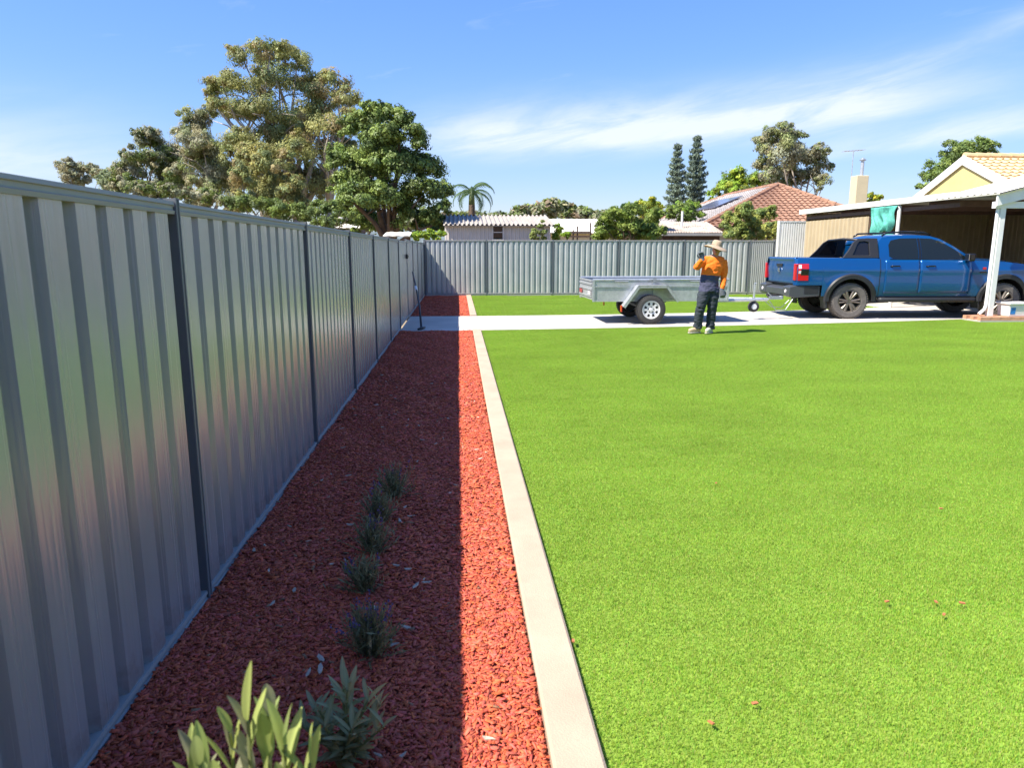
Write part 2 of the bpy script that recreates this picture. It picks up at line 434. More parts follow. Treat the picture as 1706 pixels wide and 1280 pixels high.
# lawn backing sheets
def lawn_sheet(name, x0, x1, ylo, yhi):
    m = MB()
    xs = [x0 + (x1-x0)*i/40 for i in range(41)]
    f = lambda q, x: q(x) if callable(q) else q
    m.add([(x, f(ylo, x), .0) for x in xs] + [(x, f(yhi, x), .0) for x in xs], [(i, i+1, 42+i, 41+i) for i in range(40)])
    return struct(m.build(name, M['turf_base']))
lawn_sheet('lawn', KX1, 16, -2.1, lambda x: near_edge(x) - .01)
lawn_sheet('rear_lawn', KX1, 12, lambda x: far_edge(x) + .01, BACK - .05)

# mulch beds (bumpy sheet)
def bed(name, y0, y1):
    m = MB()
    r = random.Random(3)
    nx, ny = 22, int((y1-y0)/.08)
    def fn(u, v):
        x = FX + .02 + (KX0 - FX - .02)*u; y = y0 + (y1-y0)*v
        z = .004 + .012*math.sin(x*9+y*3.1)*math.sin(y*2.3) + r.uniform(-.006, .006)
        if u in (0, 1): z -= .006
        return (x, y, z)
    m.grid(fn, nx, ny)
    return struct(m.build(name, M['mulch_base'], smooth=True))
bed('garden_bed', -.5, near_edge(-.4) - .03)
bed('rear_garden_bed', far_edge(0) + .01, BACK - .03)

# concrete mowing edge, poured in lengths with control joints
def kerb(name, y0, y1, seg):
    root = None
    y = y0; k = 0
    m = MB()
    prof = [(KX0, -.06), (KX0, .030), (KX0+.010, .038), (KX1-.010, .038), (KX1, .030), (KX1, -.06)]
    while y < y1 - .01:
        e = min(y1, y + seg)
        m.extrude(prof, 'Y', y + .003, e - .003)
        y = e
    return struct(m.build(name, M['kerb']))
kerb('garden_kerb', -.5, near_edge(.35) - .006, 30)
kerb('rear_garden_kerb', far_edge(.35) + .006, BACK - .02, 3.2)

# ------------------------------------------------------------------ mulch chips
def chips(name, spots, zlift=.006, seed=1):
    r = np.random.default_rng(seed)
    P = []
    for (x0, x1, y0, y1, dens, smin, smax) in spots:
        k = int((x1-x0)*(y1-y0)*dens)
        L = r.uniform(smin, smax, k)**1.0
        P.append(np.stack([r.uniform(x0, x1, k), r.uniform(y0, y1, k), L], 1))
    P = np.concatenate(P); N = len(P)
    L = P[:, 2]; W = L*r.uniform(.16, .50, N); T = r.uniform(.0008, .0022, N)
    th = r.uniform(0, 2*PI, N)
    pitch = r.normal(0, .13, N); roll = r.normal(0, .19, N)
    # 4 outline corners, irregular, as prisms without undersides
    base = np.array([[-.5, -.5], [.5, -.5], [.5, .5], [-.5, .5]])
    q = base[None] * np.stack([L, W], 1)[:, None, :] * r.uniform(.55, 1.1, (N, 4, 1))
    q[:, :, 1] += (r.normal(0, .10, N)*L)[:, None]*np.array([-1, 1, 1, -1])[None]
    top = np.concatenate([q, np.repeat(T[:, None, None], 4, 1)], 2)
    bot = np.concatenate([q*1.04, -np.repeat(T[:, None, None], 4, 1)], 2)
    v = np.concatenate([top, bot], 1)
    # rotate
    cy, sy, cx, sx, cz, sz = np.cos(pitch), np.sin(pitch), np.cos(roll), np.sin(roll), np.cos(th), np.sin(th)
    x, y, z = v[..., 0], v[..., 1], v[..., 2]
    y, z = y*cx[:, None] - z*sx[:, None], y*sx[:, None] + z*cx[:, None]
    x, z = x*cy[:, None] + z*sy[:, None], -x*sy[:, None] + z*cy[:, None]
    x, y = x*cz[:, None] - y*sz[:, None], x*sz[:, None] + y*cz[:, None]
    zc = zlift + r.uniform(0, .018, N) + .010*np.sin(P[:, 0]*9+P[:, 1]*3.1)*np.sin(P[:, 1]*2.3)
    v = np.stack([x + P[:, 0:1], y + P[:, 1:2], z + zc[:, None]], 2).reshape(-1, 3)
    v[:, 2] = np.maximum(v[:, 2], -.004)
    f = np.array([[0, 1, 2, 3], [0, 4, 5, 1], [1, 5, 6, 2], [2, 6, 7, 3], [3, 7, 4, 0]])
    F = (f[None] + (np.arange(N)*8)[:, None, None]).reshape(-1, 4)
    c = np.array([.64, .128, .061])[None] * r.uniform(.55, 1.2, (N, 1))
    c[:, 1] *= r.uniform(.85, 1.2, N); c[:, 2] *= r.uniform(.7, 1.5, N)
    odd = r.random(N) < .012
    c[odd] = np.array([.36, .19, .10]) * r.uniform(.6, 1.3, (odd.sum(), 1))
    me = np_mesh(name, v, F, M['chip'], np.repeat(c, 8, 0))
    return stuff(link(name, me))
def attr_mat(name, rough, spec=.3):
    m = mat(name, (.5, .5, .5), rough, spec=spec)
    nt = m.node_tree; a = nt.nodes.new('ShaderNodeAttribute'); a.attribute_name = 'tint'
    nt.links.new(a.outputs['Color'], nt.nodes['Principled BSDF'].inputs['Base Color'])
    return m
M['chip'] = attr_mat('red_wood_chip', .8)
e0 = near_edge(-.4) - .06
cm = chips('mulch', [(FX+.03, KX0-.012, .9, 3.2, 16000, .007, .038), (FX+.03, KX0-.012, 3.2, 6.5, 8000, .010, .045),
                     (FX+.03, KX0-.012, 6.5, e0, 3500, .016, .058)])
tag(cm, 'dyed red wood chip mulch covering the long bed along the fence', 'mulch')
cm2 = chips('rear_mulch', [(FX+.03, KX0-.012, far_edge(0)+.05, BACK-.06, 1100, .03, .075)], seed=2)
tag(cm2, 'dyed red wood chip mulch in the corner bed past the driveway', 'mulch')

# ------------------------------------------------------------------ artificial turf: one blade patch repeated over the lawn by geometry nodes
TILE = .25
def blade_patch(name, count, hmin, hmax, width, seed):
    r = np.random.default_rng(seed)
    bx, by = r.uniform(-TILE*.505, TILE*.505, count), r.uniform(-TILE*.505, TILE*.505, count)
    h = r.uniform(hmin, hmax, count); th = r.uniform(0, 2*PI, count); lean = np.abs(r.normal(.45, .32, count))
    w = width*r.uniform(.7, 1.3, count)
    fx, fy = np.cos(th), np.sin(th); px, py = -fy, fx
    V = np.zeros((count, 5, 3))
    for k, (t, ww) in enumerate([(0, 1), (0, -1), (.55, .9), (.55, -.9), (1, 0)]):
        off = h*np.sin(lean)*t**1.6; z = h*np.cos(lean*t)*t
        V[:, k, 0] = bx + fx*off + px*w*ww*.5; V[:, k, 1] = by + fy*off + py*w*ww*.5; V[:, k, 2] = z
    f = np.array([[0, 1, 3], [0, 3, 2], [2, 3, 4]])
    F = (f[None] + (np.arange(count)*5)[:, None, None]).reshape(-1, 3)
    c = np.array([.270, .446, .050])[None]*r.uniform(.65, 1.25, (count, 1))
    c[:, 0] *= r.uniform(.75, 1.30, count)
    straw = r.random(count) < .08
    c[straw] = np.array([.42, .42, .11])*r.uniform(.7, 1.2, (straw.sum(), 1))
    return np_mesh(name, V.reshape(-1, 3), F, M['grass'], np.repeat(c, 5, 0))
def turf(name, label, x0, x1, rows, edge, sign, ylim, patch_args, seed):
    """tiles of blades laid in rows that follow the driveway edge y = a0 + a1 x + a2 x^2"""
    me = blade_patch(name, *patch_args, seed)
    o = stuff(link(name, me)); tag(o, label, 'grass')
    ng = bpy.data.node_groups.new(name + '_scatter', 'GeometryNodeTree')
    ng.interface.new_socket('Geometry', in_out='INPUT', socket_type='NodeSocketGeometry')
    ng.interface.new_socket('Geometry', in_out='OUTPUT', socket_type='NodeSocketGeometry')
    N, Lk = ng.nodes, ng.links
    gi = N.new('NodeGroupInput'); go = N.new('NodeGroupOutput')
    nx = int((x1-x0)/TILE); gr = N.new('GeometryNodeMeshGrid')
    gr.inputs['Size X'].default_value = (nx-1)*TILE; gr.inputs['Size Y'].default_value = (rows-1)*TILE
    gr.inputs['Vertices X'].default_value = nx; gr.inputs['Vertices Y'].default_value = rows
    tr = N.new('GeometryNodeTransform')
    tr.inputs['Translation'].default_value = (x0 + TILE/2 + (nx-1)*TILE/2, sign*((rows-1)*TILE/2 + TILE*.5 + .01), .001)
    Lk.new(gr.outputs['Mesh'], tr.inputs['Geometry'])
    def mth(op, a, b):
        q = N.new('ShaderNodeMath'); q.operation = op
        for i, vv in enumerate((a, b)):
            if isinstance(vv, (int, float)): q.inputs[i].default_value = vv
            else: Lk.new(vv, q.inputs[i])
        return q.outputs[0]
    pos = N.new('GeometryNodeInputPosition'); sx = N.new('ShaderNodeSeparateXYZ'); Lk.new(pos.outputs[0], sx.inputs[0])
    a0, a1, a2 = edge
    lim = mth('ADD', mth('ADD', mth('MULTIPLY', sx.outputs[0], a1), a0), mth('MULTIPLY', mth('MULTIPLY', sx.outputs[0], sx.outputs[0]), a2))
    cv = N.new('ShaderNodeCombineXYZ'); Lk.new(lim, cv.inputs[1])
    sp = N.new('GeometryNodeSetPosition'); Lk.new(tr.outputs[0], sp.inputs['Geometry']); Lk.new(cv.outputs[0], sp.inputs['Offset'])
    bad = mth('GREATER_THAN' if sign > 0 else 'LESS_THAN', sx.outputs[1], ylim)
    dl = N.new('GeometryNodeDeleteGeometry'); dl.domain = 'POINT'
    Lk.new(sp.outputs[0], dl.inputs['Geometry']); Lk.new(bad, dl.inputs['Selection'])
    ip = N.new('GeometryNodeInstanceOnPoints')
    rv = N.new('FunctionNodeRandomValue'); rv.data_type = 'INT'
    rv.inputs[4].default_value = 0; rv.inputs[5].default_value = 3
    ang = mth('MULTIPLY', rv.outputs[2], PI/2)
    ca = N.new('ShaderNodeCombineXYZ'); Lk.new(ang, ca.inputs[2])
    rs = N.new('FunctionNodeRandomValue'); rs.data_type = 'FLOAT'
    rs.inputs[2].default_value = .9; rs.inputs[3].default_value = 1.12
    Lk.new(dl.outputs[0], ip.inputs['Points']); Lk.new(gi.outputs[0], ip.inputs['Instance'])
    Lk.new(ca.outputs[0], ip.inputs['Rotation'])
    cs = N.new('ShaderNodeCombineXYZ'); cs.inputs[0].default_value = 1; cs.inputs[1].default_value = 1
    Lk.new(rs.outputs[1], cs.inputs[2]); Lk.new(cs.outputs[0], ip.inputs['Scale'])
    Lk.new(ip.outputs[0], go.inputs[0])
    md = o.modifiers.new('scatter', 'NODES'); md.node_group = ng
    return o
# slow patchiness of the pile over the lawn
nt = M['grass'].node_tree; at_n = [n for n in nt.nodes if n.type == 'ATTRIBUTE'][0]
geo_ = nt.nodes.new('ShaderNodeNewGeometry'); nz_ = nt.nodes.new('ShaderNodeTexNoise'); nz_.inputs['Scale'].default_value = .9; nz_.inputs['Detail'].default_value = 6; nz_.inputs['Roughness'].default_value = .62
mp_ = nt.nodes.new('ShaderNodeMapping'); mp_.inputs['Scale'].default_value = (.7, 1.3, 0)
nt.links.new(geo_.outputs['Position'], mp_.inputs[0]); nt.links.new(mp_.outputs[0], nz_.inputs['Vector'])
mr_ = nt.nodes.new('ShaderNodeMapRange'); mr_.inputs[1].default_value = .3; mr_.inputs[2].default_value = .7; mr_.inputs[3].default_value = .85; mr_.inputs[4].default_value = 1.10
nt.links.new(nz_.outputs['Fac'], mr_.inputs[0])
mul_ = nt.nodes.new('ShaderNodeVectorMath'); mul_.operation = 'SCALE'
nt.links.new(at_n.outputs['Color'], mul_.inputs[0]); nt.links.new(mr_.outputs[0], mul_.inputs['Scale'])
for lk in list(nt.links):
    if lk.from_node == at_n and lk.to_node != mul_:
        nt.links.new(mul_.outputs[0], lk.to_socket)
turf('turf', 'bright green artificial turf of the big front lawn', KX1+.005, 15.9, 64, (14.16, .055, .006), -1, -.4, (2500, .009, .017, .0021), 4)
turf('rear_turf', 'bright green artificial turf strip beyond the driveway by the back fence', KX1+.01, 11.9, 34, (17.28, 0, .0125), 1, BACK-.15, (900, .016, .032, .0042), 5)

# ================================================================== fences
def corrugated(name, length, z0, z1, pitch, mats, proud=.0175, pan=.116, slope=.023, phase=0., nseg=1):
    """trapezoid-ribbed sheet, run along +x, face towards -y"""
    pts = []
    x = 0.0
    k = 0
    inset = pitch - pan - 2*slope
    prof = []
    n = int(round(length/pitch))
    for i in range(n):
        o = i*pitch
        prof += [(o, proud), (o + inset/2, proud), (o + inset/2 + slope, -proud), (o + inset/2 + slope + pan, -proud), (o + inset/2 + 2*slope + pan, proud)]
    prof.append((n*pitch, proud))
    prof = [p for i, p in enumerate(prof) if i == 0 or p != prof[i-1]]
    m = MB()
    v = [(x, y, z0) for x, y in prof] + [(x, y, z1) for x, y in prof]
    q = len(prof)
    m.add(v, [(i, i+1, q+i+1, q+i) for i in range(q-1)])
    return m.mesh(name, mats, recalc=False)
def fence(name, label, cat, loc, rotz, posts, h, msheet, mrail, z_bot=.0, ribs=12, pan=.122, slope=.021):
    t = thing(name, label, cat, loc, rotz)
    L0 = 2.365; sheet = corrugated('infill_sheet', L0/3, z_bot - .06, h - .03, L0/ribs, msheet, pan=pan, slope=slope)
    # rails: C-section with a stepped face
    def rail(z, w=.024, hh=.052):
        return [(-w, z), (-w-.003, z+hh*.28), (-w+.004, z+hh*.34), (-w+.004, z+hh*.66), (-w-.003, z+hh*.72), (-w, z+hh), (w, z+hh), (w, z)]
    for i in range(len(posts)-1):
        a, b = posts[i], posts[i+1]
        a_, b_ = a + .022, b - .032
        s = (b_-a_)/L0
        for k in range(3):
            inst('infill_sheet', sheet, t, (a_ + k*(b_-a_)/3, 0, 0), (0, 0, 0), (s, 1, 1))
        m = MB(); m.extrude(rail(h-.055), 'X', a+.031, b-.011); m.build('top_rail', mrail, t)
        m = MB(); m.extrude(rail(z_bot), 'X', a+.031, b-.011); m.build('bottom_rail', mrail, t)
    pm = None
    # post: two channels back to back, a web and flanges
    m = MB()
    zb_, zt_ = z_bot-.05, h+.012
    m.extrude([(-.046, .022), (.046, .022), (.046, .026), (-.046, .026)], 'Z', zb_, zt_-.003)
    m.extrude([(-.010, -.029), (.030, -.029), (.030, -.025), (-.010, -.025)], 'Z', zb_, zt_)
    m.extrude([(-.006, -.0249), (.006, -.0249), (.006, .0219), (-.006, .0219)], 'Z', zb_, zt_-.002)
    m.extrude([(-.010, -.0325), (-.002, -.0325), (-.002, -.0291), (-.010, -.0291)], 'Z', zb_, zt_)
    m.extrude([(.020, -.0325), (.030, -.0325), (.030, -.0291), (.020, -.0291)], 'Z', zb_, zt_)
    pm = m.mesh('post', M['post'] if mrail == M['rail'] else mrail)
    for p in posts: inst('post', pm, t, (p, 0, 0))
    return t
# left boundary: local x runs along world +Y, the face looks at +X
lposts = [-1.6, .72, 3.14, 5.72, 7.98, 10.18, 12.36, 14.42]
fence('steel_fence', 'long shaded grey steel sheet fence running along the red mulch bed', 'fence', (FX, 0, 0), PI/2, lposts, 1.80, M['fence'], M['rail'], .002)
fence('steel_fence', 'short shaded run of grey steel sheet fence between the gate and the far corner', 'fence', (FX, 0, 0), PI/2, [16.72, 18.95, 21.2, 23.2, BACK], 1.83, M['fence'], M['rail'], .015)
# gate in the left boundary, at the end of the driveway
gt = thing('steel_gate', 'grey steel sheet gate in the left fence with a black latch', 'gate', (FX, 14.47, 0), PI/2)
gs = corrugated('infill_sheet', 2.2/3, .08, 1.76, 2.2/12, M['fence'])
for k in range(3): inst('infill_sheet', gs, gt, (.02 + k*2.2/3, 0, 0))
m = MB()
m.bbox(.0, 2.24, -.022, .022, 1.74, 1.79).build('top_rail', M['rail'], gt)
m = MB(); m.bbox(.0, 2.24, -.022, .022, .05, .10).build('bottom_rail', M['rail'], gt)
for x in (0.0, 2.2):
    m = MB(); m.bbox(x, x+.04, -.026, .026, .04, 1.80).build('stile', M['rail'], gt)
m = MB(); m.bbox(1.80, 1.92, -.075, -.026, 1.40, 1.50); m.tube([(1.86, -.07, 1.45), (1.99, -.085, 1.45)], .012, 8)
m.build('latch', M['black'], gt)

# back boundary: local x runs along world +X, the face looks at -Y
bposts = [FX + .05, .98, 3.31, 5.66, 8.02, 10.40, 11.32]
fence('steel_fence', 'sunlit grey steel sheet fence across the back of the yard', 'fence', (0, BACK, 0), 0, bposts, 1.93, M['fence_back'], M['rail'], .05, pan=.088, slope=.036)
m = MB()
for a, b in zip(bposts[:-1], bposts[1:]): m.bbox(a+.03, b-.03, BACK-.018, BACK+.018, -.05, .055)
tag(m.build('fence_plinth', M['concrete']), 'thin concrete plinth under the back fence', 'plinth')
# taller pale fence beside the carport
fence('steel_fence', 'taller pale steel sheet fence section behind the tray of the blue pickup', 'fence', (11.36, BACK-.15, 0), 0, [0, 1.05], 2.60, M['fence_cream'], M['fence_cream'], .02, ribs=12)

# ================================================================== foliage tools
def leaf_quads(P, D, Nrm, L, W):
    """rhombus leaves: position, pointing direction, face normal, length, width"""
    D = D/np.linalg.norm(D, axis=1, keepdims=True)
    S = np.cross(D, Nrm); S /= (np.linalg.norm(S, axis=1, keepdims=True) + 1e-9)
    L = L[:, None]; W = W[:, None]
    up = np.cross(S, D)
    v = np.stack([P - D*L*.5, P + S*W*.5 + up*W*.12, P + D*L*.5, P - S*W*.5 + up*W*.12], 1).reshape(-1, 3)
    n_ = len(P)
    f = (np.arange(4)[None] + (np.arange(n_)*4)[:, None])
    return v, f
def unit(r, n):
    v = r.normal(0, 1, (n, 3)); return v/np.linalg.norm(v, axis=1, keepdims=True)
def crown(name, blobs, count, leaf, cols, seed, parent, droop=0., sub=.34, subs=16, shell=.62, aspect=.45, squash=.9, material='leaf', jit=.30, up=.35):
    """blobs: (centre, radius). Leaves gather in many small clumps spread through each blob."""
    r = np.random.default_rng(seed)
    big = []
    for c, R in blobs:                          # each mass breaks up into smaller lobes
        big.append((c, R*.86))
        for q in unit(r, 5):
            q[2] = abs(q[2]) if r.random() < .7 else q[2]
            big.append((tuple(np.array(c) + q*R*np.array([.85, .85, .75])), R*r.uniform(.34, .58)))
    blobs = big; subs = max(6, subs//2)
    cols = [tuple(1.75*np.array(c_)) for c_ in cols]
    wts = np.array([b[1]**2 for b in blobs]); wts /= wts.sum()
    PP, NN, CC = [], [], []
    for (c, R), w in zip(blobs, wts):
        n_ = max(30, int(count*3.0*w))
        cen = np.array(c)
        k = subs
        d_ = unit(r, k); d_[:, 2] = np.where(d_[:, 2] < -.35, -d_[:, 2]*.6, d_[:, 2])
        rr = R*r.uniform(shell, 1.0, k)
        sc = cen + d_*rr[:, None]*np.array([1, 1, squash])
        sr = R*sub*1.7*r.uniform(.65, 1.25, k)
        idx = r.integers(0, k, n_)
        loc = unit(r, n_)*(r.random(n_)**.45)[:, None]
        p = sc[idx] + loc*sr[idx][:, None]*np.array([1, 1, .8])
        tone = r.uniform(1-jit, 1+jit, k)[idx]
        ci = r.integers(0, len(cols), k)[idx]
        col = np.array(cols)[ci]*tone[:, None]*r.uniform(.75, 1.25, n_)[:, None]
        nn = (p - sc[idx])/(sr[idx][:, None]) * .8 + (p - cen)/R*.7 + unit(r, n_)*.55 + np.array([0, 0, up])
        PP.append(p); NN.append(nn); CC.append(col)
    P = np.concatenate(PP); Nn = np.concatenate(NN); C = np.concatenate(CC); n_ = len(P)
    D = unit(r, n_); D[:, 2] -= droop
    D -= Nn*(np.sum(D*Nn, 1, keepdims=True)/np.sum(Nn*Nn, 1, keepdims=True))
    L = leaf*1.28*r.uniform(.6, 1.4, n_); W = L*aspect*r.uniform(.8, 1.4, n_)
    v, f = leaf_quads(P, D, Nn, L, W)
    return link(name, np_mesh(name, v, f, M[material], np.repeat(C, 4, 0)), parent)
def limbs(name, base, tips, r0, material, parent, seed=0, fork=.35, wob=.12):
    rr = random.Random(seed)
    m = MB()
    base = Vector(base)
    top = sum((Vector(t) for t in tips), Vector())/len(tips)
    hub = base.lerp(top, fork); hub.x = base.x*.7 + top.x*.3; hub.y = base.y*.7+top.y*.3
    mid = base.lerp(hub, .5) + Vector((rr.uniform(-1, 1), rr.uniform(-1, 1), 0))*wob*r0*3
    m.tube([base - Vector((0, 0, .1)), base + Vector((0, 0, .15)), mid, hub], [r0*1.5, r0*1.15, r0*.95, r0*.8], 9)
    for t in tips:
        t = Vector(t); L = (t-hub).length
        a = hub.lerp(t, .35) + Vector((rr.uniform(-1, 1), rr.uniform(-1, 1), .6))*wob*L*.5
        b = hub.lerp(t, .7) + Vector((rr.uniform(-1, 1), rr.uniform(-1, 1), .3))*wob*L*.5
        m.tube([hub - Vector((0, 0, .05)), a, b, t], [r0*.55, r0*.36, r0*.22, r0*.08], 6)
        for q in range(3):
            s = a.lerp(b, rr.random()); e = s + Vector((rr.uniform(-1, 1), rr.uniform(-1, 1), rr.uniform(.1, 1))).normalized()*L*.3
            m.tube([s, s.lerp(e, .5) + Vector((0, 0, .04*L)), e], [r0*.18, r0*.11, r0*.04], 5)
    return m.build(name, material, parent, smooth=True)
def tree(name, label, Y, px, blobs_px, count, leaf_px, cols, seed, bark='bark', r0=.22, depth=.8, group=None, cat='tree', ntips=8, extra_trunks=(), **kw):
    """blobs_px: (px, py, radius px) seen from the viewpoint; each gets its own distance within the crown"""
    r = random.Random(seed)
    base = at(px, 416, Y); base.z = -.05
    t = thing(name, label, cat, tuple(base), 0, group)
    s = mpp(Y)
    xs_ = [b[0] for b in blobs_px]; half = (max(xs_)-min(xs_))/2*s*depth + .2
    blobs = []
    for b in blobs_px:
        yy = Y + r.uniform(-half, half)
        c = at(b[0], b[1], yy) - base
        blobs.append((tuple(c), b[2]*mpp(yy)))
    # a few hidden blobs on the far side so that the crown is a volume
    for b in blobs_px[::3]:
        yy = Y + half*r.uniform(.5, 1.0)
        c = at(b[0], min(b[1]+10, 400), yy) - base
        blobs.append((tuple(c), b[2]*mpp(yy)*.8))
    tips = [b[0] for b in r.sample(blobs, min(ntips, len(blobs)))]
    limbs('trunk', (0, 0, 0), tips, r0, M[bark], t, seed)
    for k, (ex, tip_ids) in enumerate(extra_trunks):
        limbs('trunk', at(ex, 416, Y) - base - Vector((0, 0, at(ex, 416, Y).z - base.z)), [blobs[i % len(blobs)][0] for i in tip_ids], r0*.75, M[bark], t, seed+10+k, fork=.45)
    crown('crown', blobs, count, leaf_px*s, cols, seed, t, **kw)
    return t

GUM = [(.140, .165, .065), (.165, .178, .068), (.12, .15, .06), (.18, .18, .068), (.19, .155, .07)]
GUM_GOLD = [(.19, .19, .062), (.17, .175, .062), (.215, .195, .058), (.145, .165, .06), (.20, .165, .07)]
GREY = [(.185, .195, .12), (.21, .205, .13), (.15, .17, .09), (.20, .185, .10)]
DEEP = [(.075, .108, .026), (.095, .135, .03), (.06, .088, .024), (.12, .155, .035)]
OLIVE = [(.09, .12, .03), (.12, .15, .035), (.07, .10, .03)]
LIME = [(.16, .24, .025), (.12, .20, .03), (.22, .26, .03)]
YELLOW = [(.30, .28, .025), (.20, .24, .03), (.14, .20, .03)]

tree('gum_tree', 'tallest gum tree with olive and rust coloured clumps above the left fence', 42, 505,
     [(450,90,26),(404,98,24),(495,104,26),(372,146,24),(415,146,32),(465,136,36),(513,146,28),(536,182,34),(560,138,24),(580,166,22),(590,206,24),
      (440,192,38),(490,204,38),(548,222,36),(396,196,28),(388,240,28),(440,246,36),(500,258,36),(560,264,34),(470,300,38),(412,285,34),(522,312,36),(572,310,24),(360,178,16),(352,158,12)],
     36000, 3.3, GUM_GOLD[:2]+GUM, 21, 'bark_gum', .34, .5, ntips=14, extra_trunks=((470, (0, 3, 5, 8, 14)), (545, (7, 8, 9, 13, 18))), droop=1.1, aspect=.34, sub=.36, subs=13, shell=.5)
tree('gum_tree', 'golden brown gum crown low in front of the tallest gum', 38, 440,
     [(420,262,26),(450,280,26),(402,300,24),(436,318,30),(478,318,26),(408,340,24),(460,346,26),(500,348,24)],
     12000, 3.3, GUM_GOLD+GUM, 22, 'bark_gum', .16, .5, droop=.9, aspect=.34, sub=.36, subs=14, shell=.5)
tree('gum_tree', 'grey green gum with pale limbs left of the tallest gum', 45, 345,
     [(322,202,22),(346,186,16),(310,226,18),(338,242,28),(366,262,30),(330,284,32),(362,300,32),(392,318,28),(345,322,28)],
     13000, 3.2, GREY+GUM[:2], 23, 'bark_gum', .2, .5, droop=1.0, aspect=.34, sub=.36, subs=13, shell=.5)
tree('gum_tree', 'rounded grey gum third from the left above the fence', 48, 262,
     [(244,232,18),(268,242,20),(228,262,22),(288,262,22),(214,290,20),(252,282,28),(302,296,26),(276,312,26),(236,312,22),(200,308,14)],
     13000, 3.2, GREY+OLIVE, 24, 'bark_gum', .18, .5, droop=.9, aspect=.36, sub=.36, subs=13, shell=.5)
tree('gum_tree', 'small distant gum at the left end of the tree row', 66, 140,
     [(108,278,13),(128,284,14),(150,286,12),(118,298,14),(140,300,14),(166,292,12)],
     3500, 2.8, GREY, 25, 'bark_gum', .15, .6, aspect=.4, subs=14)
tree('gum_tree', 'pale low tree between the distant gum and the rounded grey gum', 60, 185,
     [(172,298,10),(188,294,12),(200,302,12),(182,312,14),(204,316,12)], 2500, 2.8, [(.16,.19,.10),(.14,.17,.08)], 26, 'bark', .12, .6)
tree('bush', 'dark olive bush along the left fence below the gums', 30, 470,
     [(398,338,16),(424,346,18),(450,352,20),(476,352,20),(500,360,18),(524,364,18),(546,372,14),(564,374,10),(556,352,16),(584,362,12),(534,350,16)], 7000, 2.8, OLIVE+DEEP, 27, 'bark', .08, .5, cat='bush')
tree('bush', 'grey olive understorey bush along the fence below the rounded grey gum', 36, 290,
     [(196,312,14),(216,318,14),(240,320,15),(264,322,16),(288,324,16),(312,328,16),(336,330,16),(360,334,16),(384,338,16)], 5200, 2.9, GREY+OLIVE, 77, 'bark', .08, .5, cat='bush')
tree('leafy_tree', 'dense dark green tree with a domed crown beside the palm', 34, 650,
     [(624,196,26),(660,204,24),(598,222,26),(640,236,36),(684,238,30),(574,272,28),(616,284,40),(668,284,42),(712,282,28),(736,318,20),(702,328,34),
      (650,338,36),(598,330,30),(566,308,20),(734,350,17),(630,368,26),(682,366,26),(590,360,20),(716,368,16),(642,182,14),(600,378,16),(652,382,18),(700,380,15),(566,346,16),(730,372,12)],
     30000, 3.4, DEEP+[(.12,.16,.035)], 28, 'bark', .3, .7, ntips=10, aspect=.5, material='leaf_gloss', jit=.38, subs=20, shell=.7, sub=.30)
tree('clipped_hedge', 'low bright green hedge just behind the fence corner', 28.5, 716,
     [(694,392,6),(706,391,6),(718,390,7),(730,391,6),(738,392,6),(700,396,6),(712,396,6),(724,396,6),(688,395,6)], 4200, 1.8, LIME, 29, 'bark', .05, .6, cat='hedge')
tree('bush', 'wide bushy green shrub behind the back fence right of the pale house', 28, 1045,
     [(1008,378,18),(1030,360,16),(1055,356,17),(1085,362,16),(1050,380,20),(1086,382,16),(1000,390,12),(1102,388,10),(1022,386,15),(1070,388,14),(1000,396,12),(1030,397,13),(1060,397,13),(1092,397,12)],
     9500, 2.8, [(.12,.17,.03),(.16,.20,.04),(.09,.13,.025)], 30, 'bark', .09, .6, cat='bush')
tree('bush', 'slim dark conifer shrub rising from the bushy green shrub', 28.6, 1042,
     [(1042,346,7),(1042,356,9),(1042,368,11),(1042,382,12)], 1800, 2.4, [(.045,.085,.025),(.035,.07,.02)], 31, 'bark', .06, .6, cat='bush')
tree('bush', 'yellow topped shrub behind the bushy green shrub', 31, 1085,
     [(1080,342,13),(1068,348,12),(1094,348,12),(1082,358,16)], 3000, 2.6, YELLOW, 32, 'bark', .08, .6, cat='bush')
tree('bush', 'mid green bush at the foot of the two pines', 36, 1135,
     [(1118,354,12),(1136,348,14),(1154,350,13),(1140,362,16),(1162,362,10)], 3000, 2.6, LIME[:2]+DEEP, 33, 'bark', .08, .6, cat='bush')
tree('leafy_tree', 'round light green tree behind the grey roof slope', 52, 1228,
     [(1226,302,20),(1206,314,18),(1248,304,18),(1192,326,12),(1264,312,14),(1228,326,22)], 5000, 2.7, LIME+DEEP[:2], 34, 'bark', .2, .7, subs=16)
tree('gum_tree', 'tall grey green gum behind the red tiled house', 50, 1325,
     [(1296,228,22),(1276,240,19),(1322,236,22),(1274,268,18),(1302,266,30),(1334,270,27),(1366,256,15),(1374,280,14),(1350,296,20),(1308,296,24),(1372,306,15),(1282,296,18),(1312,216,12)],
     12500, 3.0, GREY+GUM[:3], 35, 'bark_gum', .22, .6, ntips=9, droop=.9, aspect=.38, subs=15, shell=.5)
tree('bush', 'lemon green shrub in front of the red tiled roof', 28, 1248,
     [(1244,352,17),(1220,370,17),(1268,362,18),(1286,350,9),(1250,382,19),(1226,386,14),(1284,382,13),(1206,380,9),(1215,394,11),(1245,395,12),(1275,395,12)],
     8500, 2.9, [(.15,.18,.045),(.11,.15,.04),(.20,.21,.05)], 36, 'bark', .08, .6, cat='bush')
